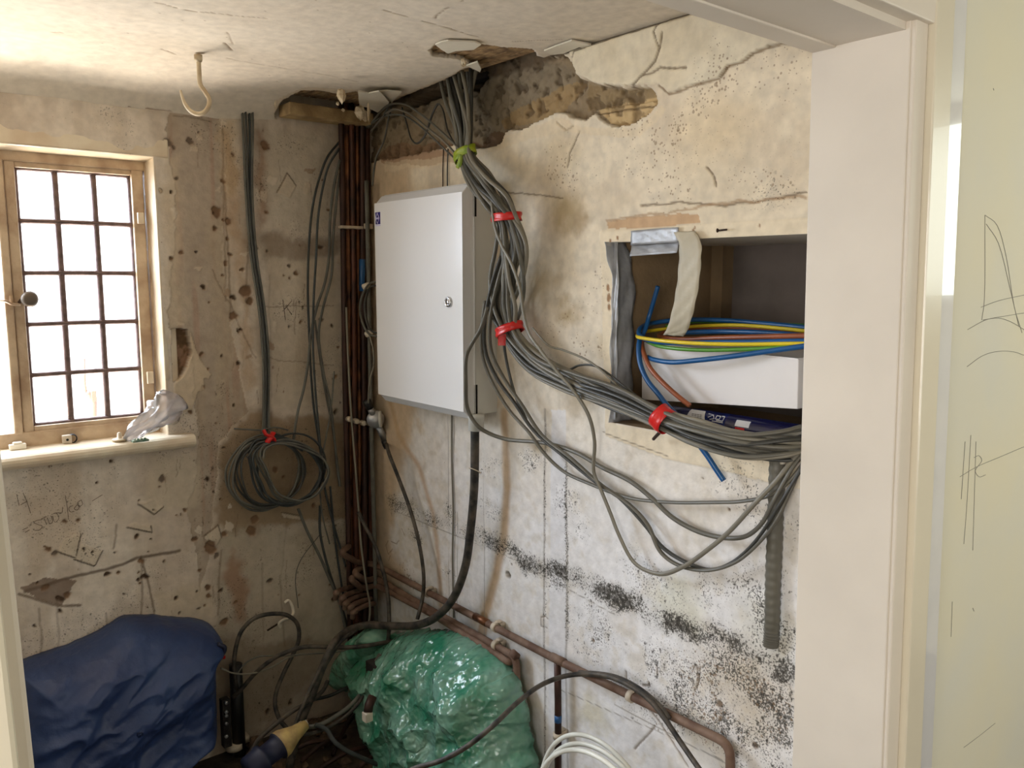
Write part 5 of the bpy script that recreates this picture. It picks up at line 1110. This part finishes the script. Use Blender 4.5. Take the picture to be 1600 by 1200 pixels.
yy = B(396,1200,.40); tag(MB().tube([yy+(-.03,0,-.05), yy, yy+(.015,0,.03)], .007, seg=8).build('yellow_wire', M['commando'], None, True), 'dirty yellow wire bent over the large plug', 'wire')

# floor rubble
for k in range(34):
    rr = random.Random(k+50); px, py = rr.uniform(380, 640), rr.uniform(1105, 1200); p = G(px, py, .01)
    if p[1] > -.03 or p[0] > -.03: continue
    c = crumb(p, rr.uniform(.012, .035), M['debris'], 'rubble_lump', None, (1, 1, .7), k+70); tag(c, 'lump of broken plaster rubble on the dark floor of the corner', 'rubble', 'rubble lumps on the floor')
lw = MB()
def bc(pts, r, m, label, name='black_cable', grp='cables trailing over the corner floor', rb=None): return cable(name, bp(pts), r, M[m], label, 'cable', grp, rb, 8, 10)
bc([(372,1085,.06),(366,1050,.08),(368,1015,.08),(378,985,.08),(398,966,.08),(425,959,.08),(450,962,.08),(465,976,.08),(467,998,.09),(458,1022,.12),(445,1048,.13),(432,1080,.14),(430,1102,.15),(437,1124,.18),(450,1140,.22)], .0075, 'blackdust', 'black cable looped over the white wall bracket')
bc([(622,1000,.30),(590,1006,.30),(555,1011,.28),(515,1011,.24),(475,1011,.20),(445,1020,.17),(420,1034,.14),(396,1055,.11),(378,1076,.09),(364,1090,.07)], .0075, 'blackdust', 'black cable sweeping left from the green wrap to the black pipe')
bc([(345,1044,.12),(365,1052,.12),(395,1052,.12),(425,1042,.13),(450,1028,.13),(470,1022,.14)], .0030, 'grey2', 'thin pale wire beside the tarpaulin')
bc([(370,1054,.10),(384,1036,.10),(405,1026,.10),(440,1025,.12),(480,1022,.16),(530,1018,.2),(590,1000,.24)], .0026, 'greyold', 'thin dusty wire across the corner wall')
bc([(372,1240,.30),(386,1188,.30),(404,1156,.30),(430,1132,.30),(462,1108,.30),(488,1094,.28),(505,1078,.26),(512,1064,.24)], .0075, 'blackdust', 'black cable running from the bottom edge up into the corner')
bc([(486,1094,.27),(515,1087,.27),(535,1078,.27),(560,1066,.26)], .0060, 'black', 'short black cable end by the green flap')
bc([(594,1022,.34),(580,1050,.34),(572,1072,.34),(550,1100,.34),(520,1122,.34),(495,1134,.34),(478,1136,.34)], .0080, 'greyold', 'dusty grey cable from the wrap to the plugs')
bc([(600,1030,.36),(588,1056,.36),(574,1078,.36),(552,1108,.35),(524,1130,.35),(500,1142,.36),(470,1148,.38),(448,1140,.38)], .0060, 'blackdust', 'dusty black cable looping under the small plug')
bc([(492,1132,.36),(510,1140,.38),(522,1158,.42),(540,1172,.44),(565,1184,.46),(600,1200,.46),(640,1230,.46)], .0075, 'greyold2', 'dark cable curving right along the bottom edge')
bc([(556,985,.24),(535,1000,.26),(510,1030,.28),(488,1070,.30),(470,1110,.32),(455,1150,.34)], .0070, 'blackdust', 'black cable hugging the thick one in the corner')
bc([(600,1012,.30),(600,1035,.30),(596,1060,.30)], .0045, 'black', 'short black tail hanging by the green wrap')
bc([(570,975,.18),(548,980,.2),(536,990,.22),(530,1004,.24),(508,1040,.26)], .0065, 'greyold2', 'dusty cable alongside the thick black one in the corner')
cable('black_cable', rp([(560,1260,.55),(640,1204,.52),(690,1188,.48),(730,1166,.44),(770,1134,.40),(808,1098,.30),(850,1068,.18),(885,1056,.12),(920,1053,.08),(950,1057,.07),(985,1072,.065),(1015,1094,.065),(1040,1125,.07),(1065,1162,.08),(1095,1205,.1),(1140,1270,.12)]), .0066, M['blackdust'], 'long black cable arching over the green wrap and the low pipes', 'cable', None, n=8, seg=10)
cable('black_cable', rp([(905,1052,.05),(935,1054,.045),(965,1060,.045),(1000,1078,.05),(1030,1104,.055),(1045,1124,.06)]), .0085, M['blackdust'], 'second black cable lying behind the long one over the low pipe', 'cable', None)
for k, (x0, y0, x1, y1) in enumerate(((470,1190,540,1150),(500,1200,590,1165),(520,1180,560,1110),(455,1175,520,1160),(560,1200,620,1170))):
    p = G(x0, y0, .02); q = G(x1, y1, .03); tag(MB().tube(spline([p, (p+q)/2+(0,0,.02), q], 6), .008, seg=8).build('pipe_offcut', M['copperdark'], None, True), 'dull pipe offcut lying among the rubble on the floor', 'pipe', 'offcuts on the corner floor')

# white wall bracket
pt = bp([(444,942,.02),(450,938,.02),(456,946,.025),(458,958,.035),(452,966,.045),(442,969,.05),(436,974,.05),(438,979,.045)])
br_ = empty('wall_bracket', pt[0], 'white bent bracket on the wall holding the black loop', 'bracket')
MB().tube(spline(pt, 6), .0085, .005, 8).build('strap', M['whiteplas'], br_, True); MB().tube(bp([(434,975,.045),(418,985,.02)]), .0035, seg=8).build('nail', M['rust'], br_, True)
# white plastic pipe coil at the bottom
cc_ = R(935, 1300, .22)
for k, (dx, dy, rx_, ry_, off, l) in enumerate(((0,0,.225,.300,.16,'outermost ring of the white plastic pipe coil'), (6,16,.200,.262,.20,'middle ring of the white plastic pipe coil'), (2,28,.185,.232,.24,'innermost ring of the white plastic pipe coil'))):
    c0 = R(936+dx, 1310, off); topz = R(936+dx, (1158,1174,1185)[k], off)[2]; rz_ = topz - .26
    pts = [np.array((-off + .05*math.sin(a_)*0, c0[1] + (rz_*.92)*math.cos(a_), .26 + rz_*math.sin(a_))) for a_ in np.linspace(0, 2*math.pi, 49)]
    cable('white_pipe_coil', pts, .0062, M['whitepipe'], l, 'pipe coil', 'rings of the white pipe coil', n=2, seg=10)
